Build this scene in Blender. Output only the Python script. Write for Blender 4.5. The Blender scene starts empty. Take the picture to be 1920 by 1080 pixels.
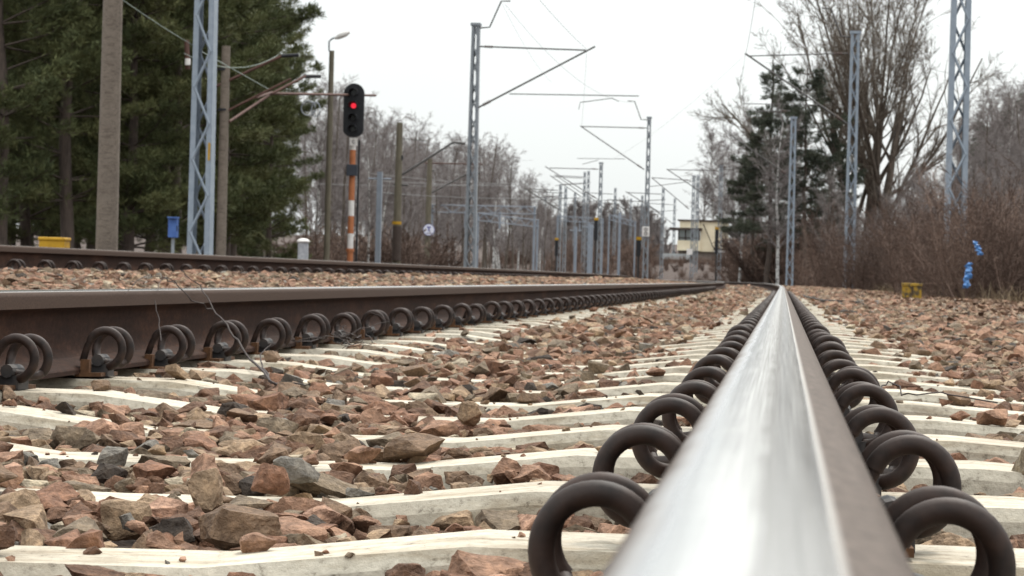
import bpy, bmesh, math, random
import numpy as np
from mathutils import Vector, Matrix, noise as mnoise
R = math.radians
S = bpy.context.scene
COL = S.collection
random.seed(7)
rng = np.random.default_rng(7)

# ---------------------------------------------------------------- camera
# X = to the right of the polished rail, Y = along the track, Z = 0 at the rail top
F = 4900.0                                   # focal length in pixels of the 1920 wide frame
CAM = Vector((0.0025, 0.0, 0.055))
VPX, VPY, ROLL = 1468.0, 529.0, R(1.5)
_dx, _dy = VPX - 960, VPY - 540
_ux = _dx * math.cos(ROLL) + _dy * math.sin(ROLL)
_uy = -_dx * math.sin(ROLL) + _dy * math.cos(ROLL)
YAW = math.atan(_ux / F)
PIT = math.atan(-_uy / F * math.cos(YAW))
fw = Vector((-math.sin(YAW) * math.cos(PIT), math.cos(YAW) * math.cos(PIT), -math.sin(PIT)))
r0 = Vector((math.cos(YAW), math.sin(YAW), 0))
u0 = r0.cross(fw)
rt = r0 * math.cos(ROLL) + u0 * math.sin(ROLL)
up = u0 * math.cos(ROLL) - r0 * math.sin(ROLL)
cd = bpy.data.cameras.new('camera')
cam = bpy.data.objects.new('camera', cd)
COL.objects.link(cam)
cam.matrix_world = Matrix(((rt.x, up.x, -fw.x, CAM.x), (rt.y, up.y, -fw.y, CAM.y), (rt.z, up.z, -fw.z, CAM.z), (0, 0, 0, 1)))
cd.sensor_width = 36
cd.lens = 36 * F / 1920
cd.clip_start = 0.02
cd.clip_end = 5000
cd.dof.use_dof = True
cd.dof.focus_distance = 3.2
cd.dof.aperture_fstop = 36
S.camera = cam

# ---------------------------------------------------------------- sky, sun, exposure
SUN_EL, SUN_AZ = R(52), R(18)                # azimuth from +Y towards +X: ahead, a little to the right
w = bpy.data.worlds.new('World')
S.world = w
w.use_nodes = True
nt = w.node_tree
nt.nodes.clear()
sky = nt.nodes.new('ShaderNodeTexSky')
sky.sky_type = 'NISHITA'
sky.sun_disc = False
sky.sun_elevation = SUN_EL
sky.sun_rotation = SUN_AZ
sky.air_density = 1.0
sky.dust_density = 4.0
tc = nt.nodes.new('ShaderNodeTexCoord')
cl = nt.nodes.new('ShaderNodeTexNoise')
cl.inputs['Scale'].default_value = 2.5
cl.inputs['Detail'].default_value = 5
cr = nt.nodes.new('ShaderNodeMapRange')
cr.inputs[1].default_value = 0.3
cr.inputs[2].default_value = 0.7
cr.inputs[3].default_value = 9.3
cr.inputs[4].default_value = 10.1
cc = nt.nodes.new('ShaderNodeVectorMath')
cc.operation = 'SCALE'
cc.inputs[0].default_value = (0.955, 1.0, 1.0)
mx = nt.nodes.new('ShaderNodeMix')
mx.data_type = 'RGBA'
mx.inputs[0].default_value = 0.86            # closed cloud cover over the clear sky
bg = nt.nodes.new('ShaderNodeBackground')
bg.inputs[1].default_value = 0.056
wo = nt.nodes.new('ShaderNodeOutputWorld')
nt.links.new(tc.outputs['Generated'], cl.inputs['Vector'])
nt.links.new(cl.outputs['Fac'], cr.inputs[0])
sx_ = nt.nodes.new('ShaderNodeSeparateXYZ')      # an overcast sky is brightest overhead
mz = nt.nodes.new('ShaderNodeMapRange')
mz.inputs[3].default_value = 0.98
mz.inputs[4].default_value = 3.1
mm_ = nt.nodes.new('ShaderNodeMath')
mm_.operation = 'MULTIPLY'
nt.links.new(tc.outputs['Generated'], sx_.inputs[0])
nt.links.new(sx_.outputs['Z'], mz.inputs[0])
nt.links.new(mz.outputs[0], mm_.inputs[0])
nt.links.new(cr.outputs[0], mm_.inputs[1])
nt.links.new(mm_.outputs[0], cc.inputs['Scale'])
nt.links.new(sky.outputs[0], mx.inputs[6])
nt.links.new(cc.outputs[0], mx.inputs[7])
nt.links.new(mx.outputs[2], bg.inputs[0])
nt.links.new(bg.outputs[0], wo.inputs[0])
sd = bpy.data.lights.new('sun', 'SUN')
sd.energy = 1.5
sd.angle = R(10)
sd.color = (1.0, 0.955, 0.88)
sun = bpy.data.objects.new('sun', sd)
COL.objects.link(sun)
sdir = Vector((math.sin(SUN_AZ) * math.cos(SUN_EL), math.cos(SUN_AZ) * math.cos(SUN_EL), math.sin(SUN_EL)))
sun.rotation_euler = sdir.to_track_quat('Z', 'Y').to_euler()
S.view_settings.view_transform = 'Standard'
S.view_settings.look = 'None'
S.view_settings.gamma = 1.0
S.view_settings.exposure = 0.88


# ---------------------------------------------------------------- helpers: rays
def ray(px, py):
    return fw + rt * ((px - 960) / F) + up * ((540 - py) / F)
def atY(px, py, Y):
    d = ray(px, py)
    return CAM + d * ((Y - CAM.y) / d.y)
def atX(px, py, X):
    d = ray(px, py)
    return CAM + d * ((X - CAM.x) / d.x)
def atZ(px, py, Z):
    d = ray(px, py)
    return CAM + d * ((Z - CAM.z) / d.z)
def curve(y, y0=28.0, rad=3500.0):           # sideways shift of the track where it bends to the left
    y = np.asarray(y, float)
    return -np.maximum(0.0, y - y0) ** 2 / (2 * rad) - np.maximum(0.0, y - 115) ** 2 / 1200
def sstep(a, b, x):
    t = np.clip((np.asarray(x, float) - a) / (b - a), 0, 1)
    return t * t * (3 - 2 * t)


# ---------------------------------------------------------------- helpers: meshes
class MB:
    """collects faces; build() links them as ONE mesh object"""
    def __init__(s):
        s.v, s.f, s.n, s.tone, s.mi = [], [], 0, [], []
    def add(s, verts, faces, tone=None, mi=0):
        verts = np.asarray(verts, float).reshape(-1, 3)
        faces = np.asarray(faces, int)
        s.v.append(verts)
        s.f.append(faces + s.n)
        s.n += len(verts)
        s.tone.append(np.full(len(verts), 0.5) if tone is None else np.broadcast_to(np.asarray(tone, float), (len(verts),)))
        s.mi.append(np.full(len(faces), mi, int))
        return s
    def box(s, c, d, rz=0.0, mi=0):
        c = np.asarray(c, float)
        h = np.asarray(d, float) / 2
        v = np.array([(x, y, z) for x in (-1, 1) for y in (-1, 1) for z in (-1, 1)], float) * h
        if rz:
            cs, sn = math.cos(rz), math.sin(rz)
            v = np.stack([v[:, 0] * cs - v[:, 1] * sn, v[:, 0] * sn + v[:, 1] * cs, v[:, 2]], 1)
        return s.add(v + c, [(0, 1, 3, 2), (4, 6, 7, 5), (0, 4, 5, 1), (2, 3, 7, 6), (0, 2, 6, 4), (1, 5, 7, 3)], mi=mi)
    def tube(s, pts, rad, sides=8, cap=True, mi=0):
        pts = [Vector(p) for p in pts]
        rad = [rad] * len(pts) if np.isscalar(rad) else list(rad)
        ring, prev = [], None
        for i, p in enumerate(pts):
            t = (pts[min(i + 1, len(pts) - 1)] - pts[max(i - 1, 0)])
            t = t.normalized() if t.length > 1e-9 else Vector((0, 0, 1))
            a = prev if prev is not None else (Vector((1, 0, 0)) if abs(t.x) < 0.8 else Vector((0, 1, 0)))
            a = (a - t * a.dot(t))
            a = a.normalized() if a.length > 1e-6 else t.orthogonal().normalized()
            prev = a
            b = t.cross(a)
            for k in range(sides):
                an = 2 * math.pi * k / sides
                ring.append(p + (a * math.cos(an) + b * math.sin(an)) * rad[i])
        base = s.n
        f = []
        for i in range(len(pts) - 1):
            for k in range(sides):
                k2 = (k + 1) % sides
                f.append((i * sides + k, i * sides + k2, (i + 1) * sides + k2, (i + 1) * sides + k))
        s.add([tuple(q) for q in ring], f, mi=mi)
        if cap:
            n0 = len(pts) - 1
            for o, rev in ((0, True), (n0 * sides, False)):
                c = len(ring)
                idx = [o + k for k in range(sides)]
                cv = pts[0] if rev else pts[-1]
                vv = [tuple(cv)] + [tuple(ring[i]) for i in idx]
                tri = [(0, 1 + (k + 1) % sides, 1 + k) if rev else (0, 1 + k, 1 + (k + 1) % sides) for k in range(sides)]
                s.add(vv, tri, mi=mi)
        return s
    def lathe(s, c, prof, sides=20, mi=0):
        v, f = [], []
        for r, z in prof:
            for k in range(sides):
                a = 2 * math.pi * k / sides
                v.append((c[0] + r * math.cos(a), c[1] + r * math.sin(a), c[2] + z))
        for i in range(len(prof) - 1):
            for k in range(sides):
                k2 = (k + 1) % sides
                f.append((i * sides + k, i * sides + k2, (i + 1) * sides + k2, (i + 1) * sides + k))
        return s.add(v, f, mi=mi)
    def mesh(s, name, mats, smooth=False, origin=(0, 0, 0)):
        me = bpy.data.meshes.new(name)
        v = np.concatenate(s.v) - np.asarray(origin, float)
        me.vertices.add(len(v))
        me.vertices.foreach_set('co', v.astype(np.float32).ravel())
        nl = sum(f.size for f in s.f)
        nf = sum(len(f) for f in s.f)
        me.loops.add(nl)
        me.polygons.add(nf)
        me.loops.foreach_set('vertex_index', np.concatenate([f.ravel() for f in s.f]).astype(np.int32))
        tot = np.concatenate([np.full(len(f), f.shape[1]) for f in s.f])
        st = np.concatenate([[0], np.cumsum(tot)[:-1]])
        me.polygons.foreach_set('loop_start', st.astype(np.int32))
        me.polygons.foreach_set('loop_total', tot.astype(np.int32))
        me.polygons.foreach_set('material_index', np.concatenate(s.mi).astype(np.int32))
        me.polygons.foreach_set('use_smooth', np.full(nf, smooth))
        for m in (mats if isinstance(mats, (list, tuple)) else [mats]):
            me.materials.append(m)
        at = me.attributes.new('tone', 'FLOAT', 'POINT')
        at.data.foreach_set('value', np.concatenate(s.tone).astype(np.float32))
        me.update(calc_edges=True)
        me.validate()
        return me
    def build(s, name, mats, parent=None, smooth=False, origin=None):
        if origin is None:
            origin = parent.get('_o', (0, 0, 0)) if parent is not None else (0, 0, 0)
            origin = ORG.get(parent.name, (0, 0, 0)) if parent is not None else (0, 0, 0)
        o = bpy.data.objects.new(name, s.mesh(name, mats, smooth, origin))
        COL.objects.link(o)
        if parent is not None:
            o.parent = parent
        else:
            o.location = origin
        ORG[o.name] = tuple(origin)
        return o

ORG = {}
def tag(o, label=None, cat=None, group=None, kind=None):
    if label: o['label'] = label
    if cat: o['category'] = cat
    if group: o['group'] = group
    if kind: o['kind'] = kind
    return o
def thing(name, label, cat, loc=(0, 0, 0), group=None):
    o = bpy.data.objects.new(name, None)
    o.empty_display_size = 0.1
    COL.objects.link(o)
    o.location = loc
    ORG[o.name] = tuple(loc)
    return tag(o, label, cat, group)
def instances(mb, V, T, pos, rot, scl, tone):
    """adds len(pos) copies of a small triangle shape to one mesh"""
    n, m = len(pos), len(V)
    W = np.einsum('nij,nmj->nmi', rot, V[None] * scl[:, None, :]) + pos[:, None, :]
    FF = (T[None] + (np.arange(n) * m)[:, None, None]).reshape(-1, T.shape[1])
    mb.add(W.reshape(-1, 3), FF, np.repeat(tone, m))
def rand_rot(n, r=rng):
    q = r.normal(size=(n, 4))
    q /= np.linalg.norm(q, axis=1)[:, None]
    a, b, c, d = q.T
    return np.stack([np.stack([1 - 2 * (c * c + d * d), 2 * (b * c - a * d), 2 * (b * d + a * c)], -1),
                     np.stack([2 * (b * c + a * d), 1 - 2 * (b * b + d * d), 2 * (c * d - a * b)], -1),
                     np.stack([2 * (b * d - a * c), 2 * (c * d + a * b), 1 - 2 * (b * b + c * c)], -1)], 1)
def rot_z(a):
    c, s_, o, z = np.cos(a), np.sin(a), np.ones_like(a), np.zeros_like(a)
    return np.stack([np.stack([c, -s_, z], -1), np.stack([s_, c, z], -1), np.stack([z, z, o], -1)], 1)


# ---------------------------------------------------------------- helpers: materials
def new_mat(name):
    m = bpy.data.materials.new(name)
    m.use_nodes = True
    b = m.node_tree.nodes['Principled BSDF']
    return m, m.node_tree, b
def ramp_node(t, stops, interp='LINEAR'):
    n = t.nodes.new('ShaderNodeValToRGB')
    n.color_ramp.interpolation = interp
    e = n.color_ramp.elements
    while len(e) < len(stops): e.new(0.5)
    for el, (p, c) in zip(e, stops):
        el.position = p
        el.color = (*c, 1)
    return n
def noise_node(t, scale, detail=4, stretch=(1, 1, 1), coord='Object', rough=0.55):
    tc = t.nodes.new('ShaderNodeNewGeometry' if coord == 'Position' else 'ShaderNodeTexCoord')
    mp = t.nodes.new('ShaderNodeMapping')
    mp.inputs['Scale'].default_value = stretch
    n = t.nodes.new('ShaderNodeTexNoise')
    n.inputs['Scale'].default_value = scale
    n.inputs['Detail'].default_value = detail
    n.inputs['Roughness'].default_value = rough
    t.links.new(tc.outputs[coord], mp.inputs[0])
    t.links.new(mp.outputs[0], n.inputs['Vector'])
    return n
def bump(t, b, fac, strength, dist):
    n = t.nodes.new('ShaderNodeBump')
    n.inputs['Strength'].default_value = strength
    n.inputs['Distance'].default_value = dist
    t.links.new(fac, n.inputs['Height'])
    t.links.new(n.outputs[0], b.inputs['Normal'])
    return n
def mix(t, fac, a, c, mode='MIX'):
    n = t.nodes.new('ShaderNodeMix')
    n.data_type = 'RGBA'
    n.blend_type = mode
    for sock, val in ((n.inputs[0], fac), (n.inputs[6], a), (n.inputs[7], c)):
        if isinstance(val, bpy.types.NodeSocket): t.links.new(val, sock)
        elif np.isscalar(val): sock.default_value = val
        else: sock.default_value = (*val, 1)
    return n.outputs[2]
def mat(name, c1, c2, scale=5, rough=0.8, metal=0.0, bmp=0.0, bdist=0.01, stretch=(1, 1, 1), spec=0.3, lo=0.3, hi=0.7, detail=4):
    m, t, b = new_mat(name)
    n = noise_node(t, scale, detail, stretch)
    rp = ramp_node(t, [(lo, c1), (hi, c2)])
    t.links.new(n.outputs['Fac'], rp.inputs[0])
    t.links.new(rp.outputs[0], b.inputs['Base Color'])
    b.inputs['Roughness'].default_value = rough
    b.inputs['Metallic'].default_value = metal
    b.inputs['Specular IOR Level'].default_value = spec
    if bmp: bump(t, b, n.outputs['Fac'], bmp, bdist)
    return m

STONE_COL = [(0.00, (0.055, 0.042, 0.034)), (0.04, (0.125, 0.068, 0.043)), (0.20, (0.205, 0.108, 0.069)), (0.36, (0.270, 0.156, 0.103)),
             (0.50, (0.165, 0.107, 0.070)), (0.66, (0.275, 0.190, 0.123)), (0.80, (0.175, 0.132, 0.092)), (0.93, (0.175, 0.158, 0.138)), (0.955, (0.36, 0.215, 0.150)), (0.98, (0.36, 0.30, 0.22))]
STONE_NAME = [(0.04, 'blackish brown'), (0.20, 'dark red brown'), (0.36, 'rust red'), (0.50, 'pinkish brown'), (0.66, 'earth brown'), (0.80, 'tan'),
              (0.93, 'grey brown'), (0.955, 'grey'), (0.98, 'salmon pink'), (1.01, 'pale cream')]
def stone_mat():
    m, t, b = new_mat('crushed_stone')
    a = t.nodes.new('ShaderNodeAttribute')
    a.attribute_name = 'tone'
    rp = ramp_node(t, STONE_COL, 'CONSTANT')
    t.links.new(a.outputs['Fac'], rp.inputs[0])
    n1 = noise_node(t, 34, 6, rough=0.65)
    n2 = noise_node(t, 160, 4, rough=0.7)
    r1 = ramp_node(t, [(0.28, (0.46, 0.42, 0.40)), (0.5, (1.0, 0.99, 0.97)), (0.70, (1.5, 1.45, 1.36))])
    t.links.new(n1.outputs['Fac'], r1.inputs[0])
    r2 = ramp_node(t, [(0.3, (0.55, 0.54, 0.53)), (0.55, (1, 1, 1)), (0.75, (1.4, 1.37, 1.32))])
    t.links.new(n2.outputs['Fac'], r2.inputs[0])
    c = mix(t, 1.0, rp.outputs[0], r1.outputs[0], 'MULTIPLY')
    c = mix(t, 0.8, c, r2.outputs[0], 'MULTIPLY')
    t.links.new(c, b.inputs['Base Color'])
    b.inputs['Roughness'].default_value = 0.85
    b.inputs['Specular IOR Level'].default_value = 0.25
    ad = t.nodes.new('ShaderNodeMath')
    ad.operation = 'MULTIPLY_ADD'
    ad.inputs[1].default_value = 0.35
    t.links.new(n2.outputs['Fac'], ad.inputs[0])
    t.links.new(n1.outputs['Fac'], ad.inputs[2])
    bump(t, b, ad.outputs[0], 0.9, 0.012)
    return m
M_STONE = stone_mat()

def concrete_mat(name, base, stain, dark):
    m, t, b = new_mat(name)
    n1 = noise_node(t, 3.4, 8, (1, 1, 1), 'Position', .7)
    n2 = noise_node(t, 70, 5, (1, 1, 1), 'Position', .75)
    n3 = noise_node(t, 12, 6, (0.4, 2.0, 2.5), 'Position', .65)
    r1 = ramp_node(t, [(0.34, stain), (0.56, base)])
    t.links.new(n1.outputs['Fac'], r1.inputs[0])
    r2 = ramp_node(t, [(0.30, (0.34, 0.31, 0.28)), (0.42, (0.86, 0.84, 0.81)), (0.7, (1.12, 1.10, 1.07))])
    t.links.new(n2.outputs['Fac'], r2.inputs[0])
    r3 = ramp_node(t, [(0.36, dark), (0.52, (1, 1, 1))])
    t.links.new(n3.outputs['Fac'], r3.inputs[0])
    c = mix(t, 1.0, r1.outputs[0], r2.outputs[0], 'MULTIPLY')
    c = mix(t, 0.85, c, r3.outputs[0], 'MULTIPLY')
    t.links.new(c, b.inputs['Base Color'])
    b.inputs['Roughness'].default_value = 0.8
    b.inputs['Specular IOR Level'].default_value = 0.3
    bump(t, b, n2.outputs['Fac'], 0.5, 0.006)
    return m
M_SLEEPER = concrete_mat('sleeper_concrete', (0.52, 0.475, 0.395), (0.37, 0.325, 0.26), (0.62, 0.56, 0.48))
M_POLE = concrete_mat('pole_concrete', (0.185, 0.152, 0.126), (0.14, 0.114, 0.095), (0.6, 0.58, 0.55))
M_RUST = mat('rusty_spring_steel', (0.012, 0.0075, 0.006), (0.044, 0.024, 0.0175), 45, 0.62, 0.0, 0.35, 0.002, spec=0.3)
M_HOUSING = mat('grey_iron', (0.03, 0.03, 0.032), (0.065, 0.055, 0.05), 40, 0.6, 0.3, 0.3, 0.003)
M_ORANGE = mat('orange_rust', (0.045, 0.022, 0.012), (0.13, 0.062, 0.028), 50, 0.85)

def web_mat():
    m, t, b = new_mat('patchy_rusty_rail_steel')
    n1 = noise_node(t, 5, 8, (1, .3, 1.4), rough=.7); n2 = noise_node(t, 70, 5, (1, .6, 1), rough=.75)
    r1 = ramp_node(t, [(0.3, (0.016, 0.0075, 0.005)), (0.52, (0.036, 0.0165, 0.0105)), (0.72, (0.078, 0.036, 0.021))])
    r2 = ramp_node(t, [(0.35, (0.6, 0.58, 0.56)), (0.55, (1, 1, 1)), (0.7, (1.5, 1.35, 1.2))])
    t.links.new(n1.outputs['Fac'], r1.inputs[0]); t.links.new(n2.outputs['Fac'], r2.inputs[0])
    t.links.new(mix(t, .9, r1.outputs[0], r2.outputs[0], 'MULTIPLY'), b.inputs['Base Color'])
    b.inputs['Roughness'].default_value = .88; b.inputs['Specular IOR Level'].default_value = .15
    bump(t, b, n2.outputs['Fac'], .4, .002)
    return m
M_WEB = web_mat()
def head_mat(name, polished_lo, polished_hi, side):
    """steel rail head: bright wheel-worn band, dull brown shoulders, lengthways scratches, painted highlight and reflection streaks"""
    m, t, b = new_mat(name)
    tc = t.nodes.new('ShaderNodeTexCoord')
    at = t.nodes.new('ShaderNodeAttribute')
    at.attribute_name = 'tone'              # tone holds the place across the head, 0 to 1
    n = noise_node(t, 24, 5, (40, 0.12, 1))
    nf = noise_node(t, 6, 5, (3, 1.6, 1))
    ng = noise_node(t, 220, 3, (1, 1, 1), rough=0.7)
    w1 = t.nodes.new('ShaderNodeMath'); w1.operation = 'MULTIPLY_ADD'
    w1.inputs[1].default_value = 0.11; w1.inputs[2].default_value = -0.055
    t.links.new(nf.outputs['Fac'], w1.inputs[0])
    w2 = t.nodes.new('ShaderNodeMath'); w2.operation = 'ADD'
    t.links.new(w1.outputs[0], w2.inputs[0]); t.links.new(at.outputs['Fac'], w2.inputs[1])
    lo, hi = polished_lo, polished_hi
    k = ramp_node(t, [(max(lo - .10, 0), (0, 0, 0)), (lo + .05, (1, 1, 1)), (hi - .004, (1, 1, 1)), (hi + .012, (.0, .0, .0))])
    kk = mix(t, 0.0, k.outputs[0], k.outputs[0])
    t.links.new(w2.outputs[0], k.inputs[0])
    # place of the right edge of the wear band does not wander: use the plain coordinate there
    k2 = ramp_node(t, [(0, (1, 1, 1)), (hi - .025, (1, 1, 1)), (hi + .02, (0, 0, 0))])
    t.links.new(at.outputs['Fac'], k2.inputs[0])
    k1 = ramp_node(t, [(max(lo - .10, 0), (0, 0, 0)), (lo + .06, (1, 1, 1))])
    t.links.new(w2.outputs[0], k1.inputs[0])
    mm = t.nodes.new('ShaderNodeMath'); mm.operation = 'MULTIPLY'
    t.links.new(k1.outputs[0], mm.inputs[0]); t.links.new(k2.outputs[0], mm.inputs[1])
    pol = mm.outputs[0]
    steel = ramp_node(t, [(0.3, (0.46, 0.44, 0.42)), (0.7, (0.62, 0.60, 0.575))])
    t.links.new(n.outputs['Fac'], steel.inputs[0])
    sheen_tint = ramp_node(t, [(0, (.9, .88, .86)), (.18, (.62, .65, .69)), (.28, (.95, .96, .97)), (.36, (1.5, 1.5, 1.5)), (.44, (1.5, 1.5, 1.48)), (.50, (.80, .77, .73)), (.60, (.88, .865, .84)), (.655, (.84, .82, .79)), (.70, (.58, .56, .53)), (.8, (.5, .48, .45)), (1, (.5, .5, .5))])  # white highlight and bluish reflection streaks painted across the band, besides wear tone
    t.links.new(w2.outputs[0], sheen_tint.inputs[0])
    st = mix(t, 1.0, steel.outputs[0], sheen_tint.outputs[0], 'MULTIPLY')
    dull = ramp_node(t, [(0.3, tuple(0.5 * c for c in side)), (0.5, side), (0.7, tuple(1.45 * c for c in side))])
    t.links.new(ng.outputs['Fac'], dull.inputs[0])
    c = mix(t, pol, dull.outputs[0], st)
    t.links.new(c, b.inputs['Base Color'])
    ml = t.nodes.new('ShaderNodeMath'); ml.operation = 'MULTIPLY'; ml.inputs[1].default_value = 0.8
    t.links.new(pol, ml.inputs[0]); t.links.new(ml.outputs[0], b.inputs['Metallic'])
    rr = t.nodes.new('ShaderNodeMapRange')
    rr.inputs[3].default_value = 0.68
    rr.inputs[4].default_value = 0.17
    t.links.new(pol, rr.inputs[0])
    sp = t.nodes.new('ShaderNodeMapRange'); sp.inputs[3].default_value = 0.08; sp.inputs[4].default_value = 0.5
    t.links.new(pol, sp.inputs[0]); t.links.new(sp.outputs[0], b.inputs['Specular IOR Level'])
    rn = t.nodes.new('ShaderNodeMath'); rn.operation = 'MULTIPLY_ADD'; rn.inputs[1].default_value = 0.09
    ns = t.nodes.new('ShaderNodeMath'); ns.operation = 'SUBTRACT'; ns.inputs[1].default_value = 0.5
    t.links.new(n.outputs['Fac'], ns.inputs[0])
    t.links.new(ns.outputs[0], rn.inputs[0]); t.links.new(rr.outputs[0], rn.inputs[2])
    t.links.new(rn.outputs[0], b.inputs['Roughness'])
    bump(t, b, n.outputs['Fac'], 0.03, 0.0008)
    return m
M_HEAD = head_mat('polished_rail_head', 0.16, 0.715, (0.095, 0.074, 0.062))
M_HEAD3 = head_mat('shiny_edged_rail_head', 0.10, 0.89, (0.055, 0.034, 0.025))
M_HEAD2 = head_mat('worn_rail_head', 0.12, 0.82, (0.055, 0.034, 0.025))

M_STEELBLUE = mat('grey_blue_galvanised', (0.20, 0.235, 0.28), (0.27, 0.305, 0.35), 6, 0.55, 0.0, spec=0.4)
M_STEELGREY = mat('grey_galvanised', (0.19, 0.205, 0.225), (0.27, 0.285, 0.305), 6, 0.55, 0.0, spec=0.4)
M_PALEBLUE = mat('pale_blue_steel', (0.20, 0.225, 0.265), (0.26, 0.285, 0.325), 4, 0.6)
M_ARM = mat('dull_arm_steel', (0.075, 0.07, 0.068), (0.12, 0.11, 0.105), 6, 0.6)
M_BROWNARM = mat('brown_arm_steel', (0.075, 0.038, 0.03), (0.12, 0.062, 0.048), 6, 0.75)
M_WIRE = mat('copper_wire', (0.14, 0.14, 0.14), (0.2, 0.2, 0.2), 4, 0.6)
M_OLDPOLE = mat('weathered_olive_pole', (0.10, 0.086, 0.062), (0.17, 0.145, 0.105), 5, 0.9, stretch=(3, 3, .4))
M_BLACK = mat('black_paint', (0.012, 0.012, 0.014), (0.022, 0.022, 0.025), 10, 0.6)
M_ORPAINT = mat('orange_paint', (0.34, 0.115, 0.045), (0.45, 0.165, 0.07), 8, 0.7)
M_WHPAINT = mat('white_paint', (0.62, 0.58, 0.55), (0.75, 0.71, 0.68), 8, 0.7)
M_YELLOW = mat('yellow_paint', (0.36, 0.19, 0.010), (0.50, 0.28, 0.016), 9, 0.6)
M_YELLOWOLD = mat('worn_yellow_paint', (0.07, 0.052, 0.032), (0.30, 0.18, 0.022), 14, 0.8, lo=0.42, hi=0.55)
M_BLUE = mat('blue_paint', (0.045, 0.10, 0.30), (0.075, 0.15, 0.38), 9, 0.5)
M_BLUEFILM = mat('blue_plastic_film', (0.03, 0.13, 0.36), (0.08, 0.23, 0.50), 20, 0.35, spec=0.6)
M_GREYPOST = mat('weathered_grey_cap', (0.26, 0.26, 0.28), (0.40, 0.40, 0.42), 14, 0.8)
M_WHITEENAMEL = mat('white_enamel', (0.70, 0.70, 0.80), (0.78, 0.78, 0.86), 6, 0.4)
M_BLUEENAMEL = mat('violet_blue_enamel', (0.10, 0.10, 0.30), (0.14, 0.14, 0.36), 6, 0.4)
M_CREAM = mat('cream_render', (0.66, 0.56, 0.40), (0.74, 0.64, 0.47), 1.5, 0.85)
M_DARKTRIM = mat('dark_brown_trim', (0.045, 0.03, 0.025), (0.07, 0.05, 0.04), 4, 0.7)
M_GREYROOF = mat('grey_slab', (0.30, 0.31, 0.31), (0.40, 0.41, 0.41), 2, 0.85)
M_BRICK = mat('grey_brown_plaster', (0.20, 0.165, 0.14), (0.26, 0.22, 0.19), 2, 0.9)
M_PINEBARK = mat('pine_bark', (0.055, 0.042, 0.036), (0.11, 0.082, 0.066), 6, 0.95, stretch=(3, 3, .6))
M_BIRCHBARK = mat('birch_bark', (0.10, 0.092, 0.088), (0.48, 0.46, 0.44), 3, 0.85, lo=0.36, hi=0.52, stretch=(1, 1, 2.2))
M_BARK = mat('grey_brown_bark', (0.075, 0.058, 0.046), (0.14, 0.112, 0.09), 5, 0.95, stretch=(3, 3, .5))
def tone_mat(name, stops, rough=0.8, trans=0.0):
    m, t, b = new_mat(name)
    a = t.nodes.new('ShaderNodeAttribute'); a.attribute_name = 'tone'
    rp = ramp_node(t, stops)
    t.links.new(a.outputs['Fac'], rp.inputs[0])
    t.links.new(rp.outputs[0], b.inputs['Base Color'])
    b.inputs['Roughness'].default_value = rough
    b.inputs['Specular IOR Level'].default_value = 0.2
    return m
M_NEEDLE = tone_mat('pine_needles', [(0, (0.046, 0.056, 0.025)), (0.5, (0.094, 0.104, 0.043)), (1, (0.138, 0.138, 0.058))])
M_NEEDLE2 = tone_mat('spruce_needles', [(0, (0.030, 0.036, 0.026)), (0.5, (0.056, 0.064, 0.044)), (1, (0.095, 0.098, 0.068))])
M_TWIG = tone_mat('purple_grey_twigs', [(0, (0.108, 0.092, 0.088)), (0.5, (0.185, 0.158, 0.150)), (1, (0.285, 0.25, 0.238))])  # twig colour lightened to stand in for haze over the far trees
M_BRUSH = tone_mat('red_brown_brush', [(0, (0.055, 0.035, 0.027)), (0.5, (0.115, 0.074, 0.057)), (1, (0.22, 0.152, 0.12))])
M_BIGTWIG = tone_mat('olive_brown_twigs', [(0, (0.085, 0.066, 0.050)), (0.5, (0.14, 0.112, 0.088)), (1, (0.20, 0.165, 0.135))])
M_DEADTWIG = mat('dry_dark_twig', (0.035, 0.026, 0.024), (0.07, 0.055, 0.05), 60, 0.85)
M_CABLE = mat('black_cable', (0.014, 0.013, 0.013), (0.025, 0.023, 0.023), 30, 0.6)

# ---------------------------------------------------------------- the lie of the land
SP = 0.6                                     # sleeper spacing
SLEEPER0 = 1.73
TRACK2 = -4.40                               # near rail of the neighbouring track
T2Z = 0.150
def curve2(y):
    return curve(y, 30, 1500)
def bed(u, y):
    """top of the ballast; u = distance right of the polished rail's own line"""
    xs = [-11, -9.3, -8.6, -5.9, -4.4, -3.7, -2.6, -2.1, -1.62, -1.2, -0.75, -0.35, -0.15, 0.15, 0.5, 0.9, 1.5, 3.2, 4.2]
    zs = [-.75, -.55, -.03, .01, .012, -.018, -.110, -.172, -.202, -.208, -.2175, -.216, -.215, -.217, -.213, -.184, -.162, -.17, -.62]
    return np.interp(u, xs, zs)
def land(x, y):
    x = np.asarray(x, float); y = np.asarray(y, float)
    u = x - curve(y)
    z = np.where(u < -8, -0.62, -0.62) + 0 * y
    z = z + sstep(4.5, 13, u) * 1.9 * sstep(-5, 30, y)
    z = z + sstep(150, 420, y) * 1.5 * (sstep(6, 30, u) + sstep(-20, -60, u)).clip(0, 1) + sstep(480, 900, y) * 9
    z = z + sstep(-16, -40, u) * 0.9
    return z
gx = np.concatenate([-np.geomspace(900, 46, 18), np.linspace(-44, 44, 89), np.geomspace(46, 900, 18)])
gy = np.concatenate([[-200, -120, -60, -30], np.linspace(-15, 200, 108), np.geomspace(206, 1500, 26)])
GX, GY = np.meshgrid(gx, gy)
GZ = land(GX, GY) + rng.normal(0, 0.03, GX.shape)
nx, ny = len(gx), len(gy)
ii = (np.arange(ny - 1)[:, None] * nx + np.arange(nx - 1)[None]).ravel()
mb = MB().add(np.stack([GX.ravel(), GY.ravel(), GZ.ravel()], 1), np.stack([ii, ii + 1, ii + nx + 1, ii + nx], 1))
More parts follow.
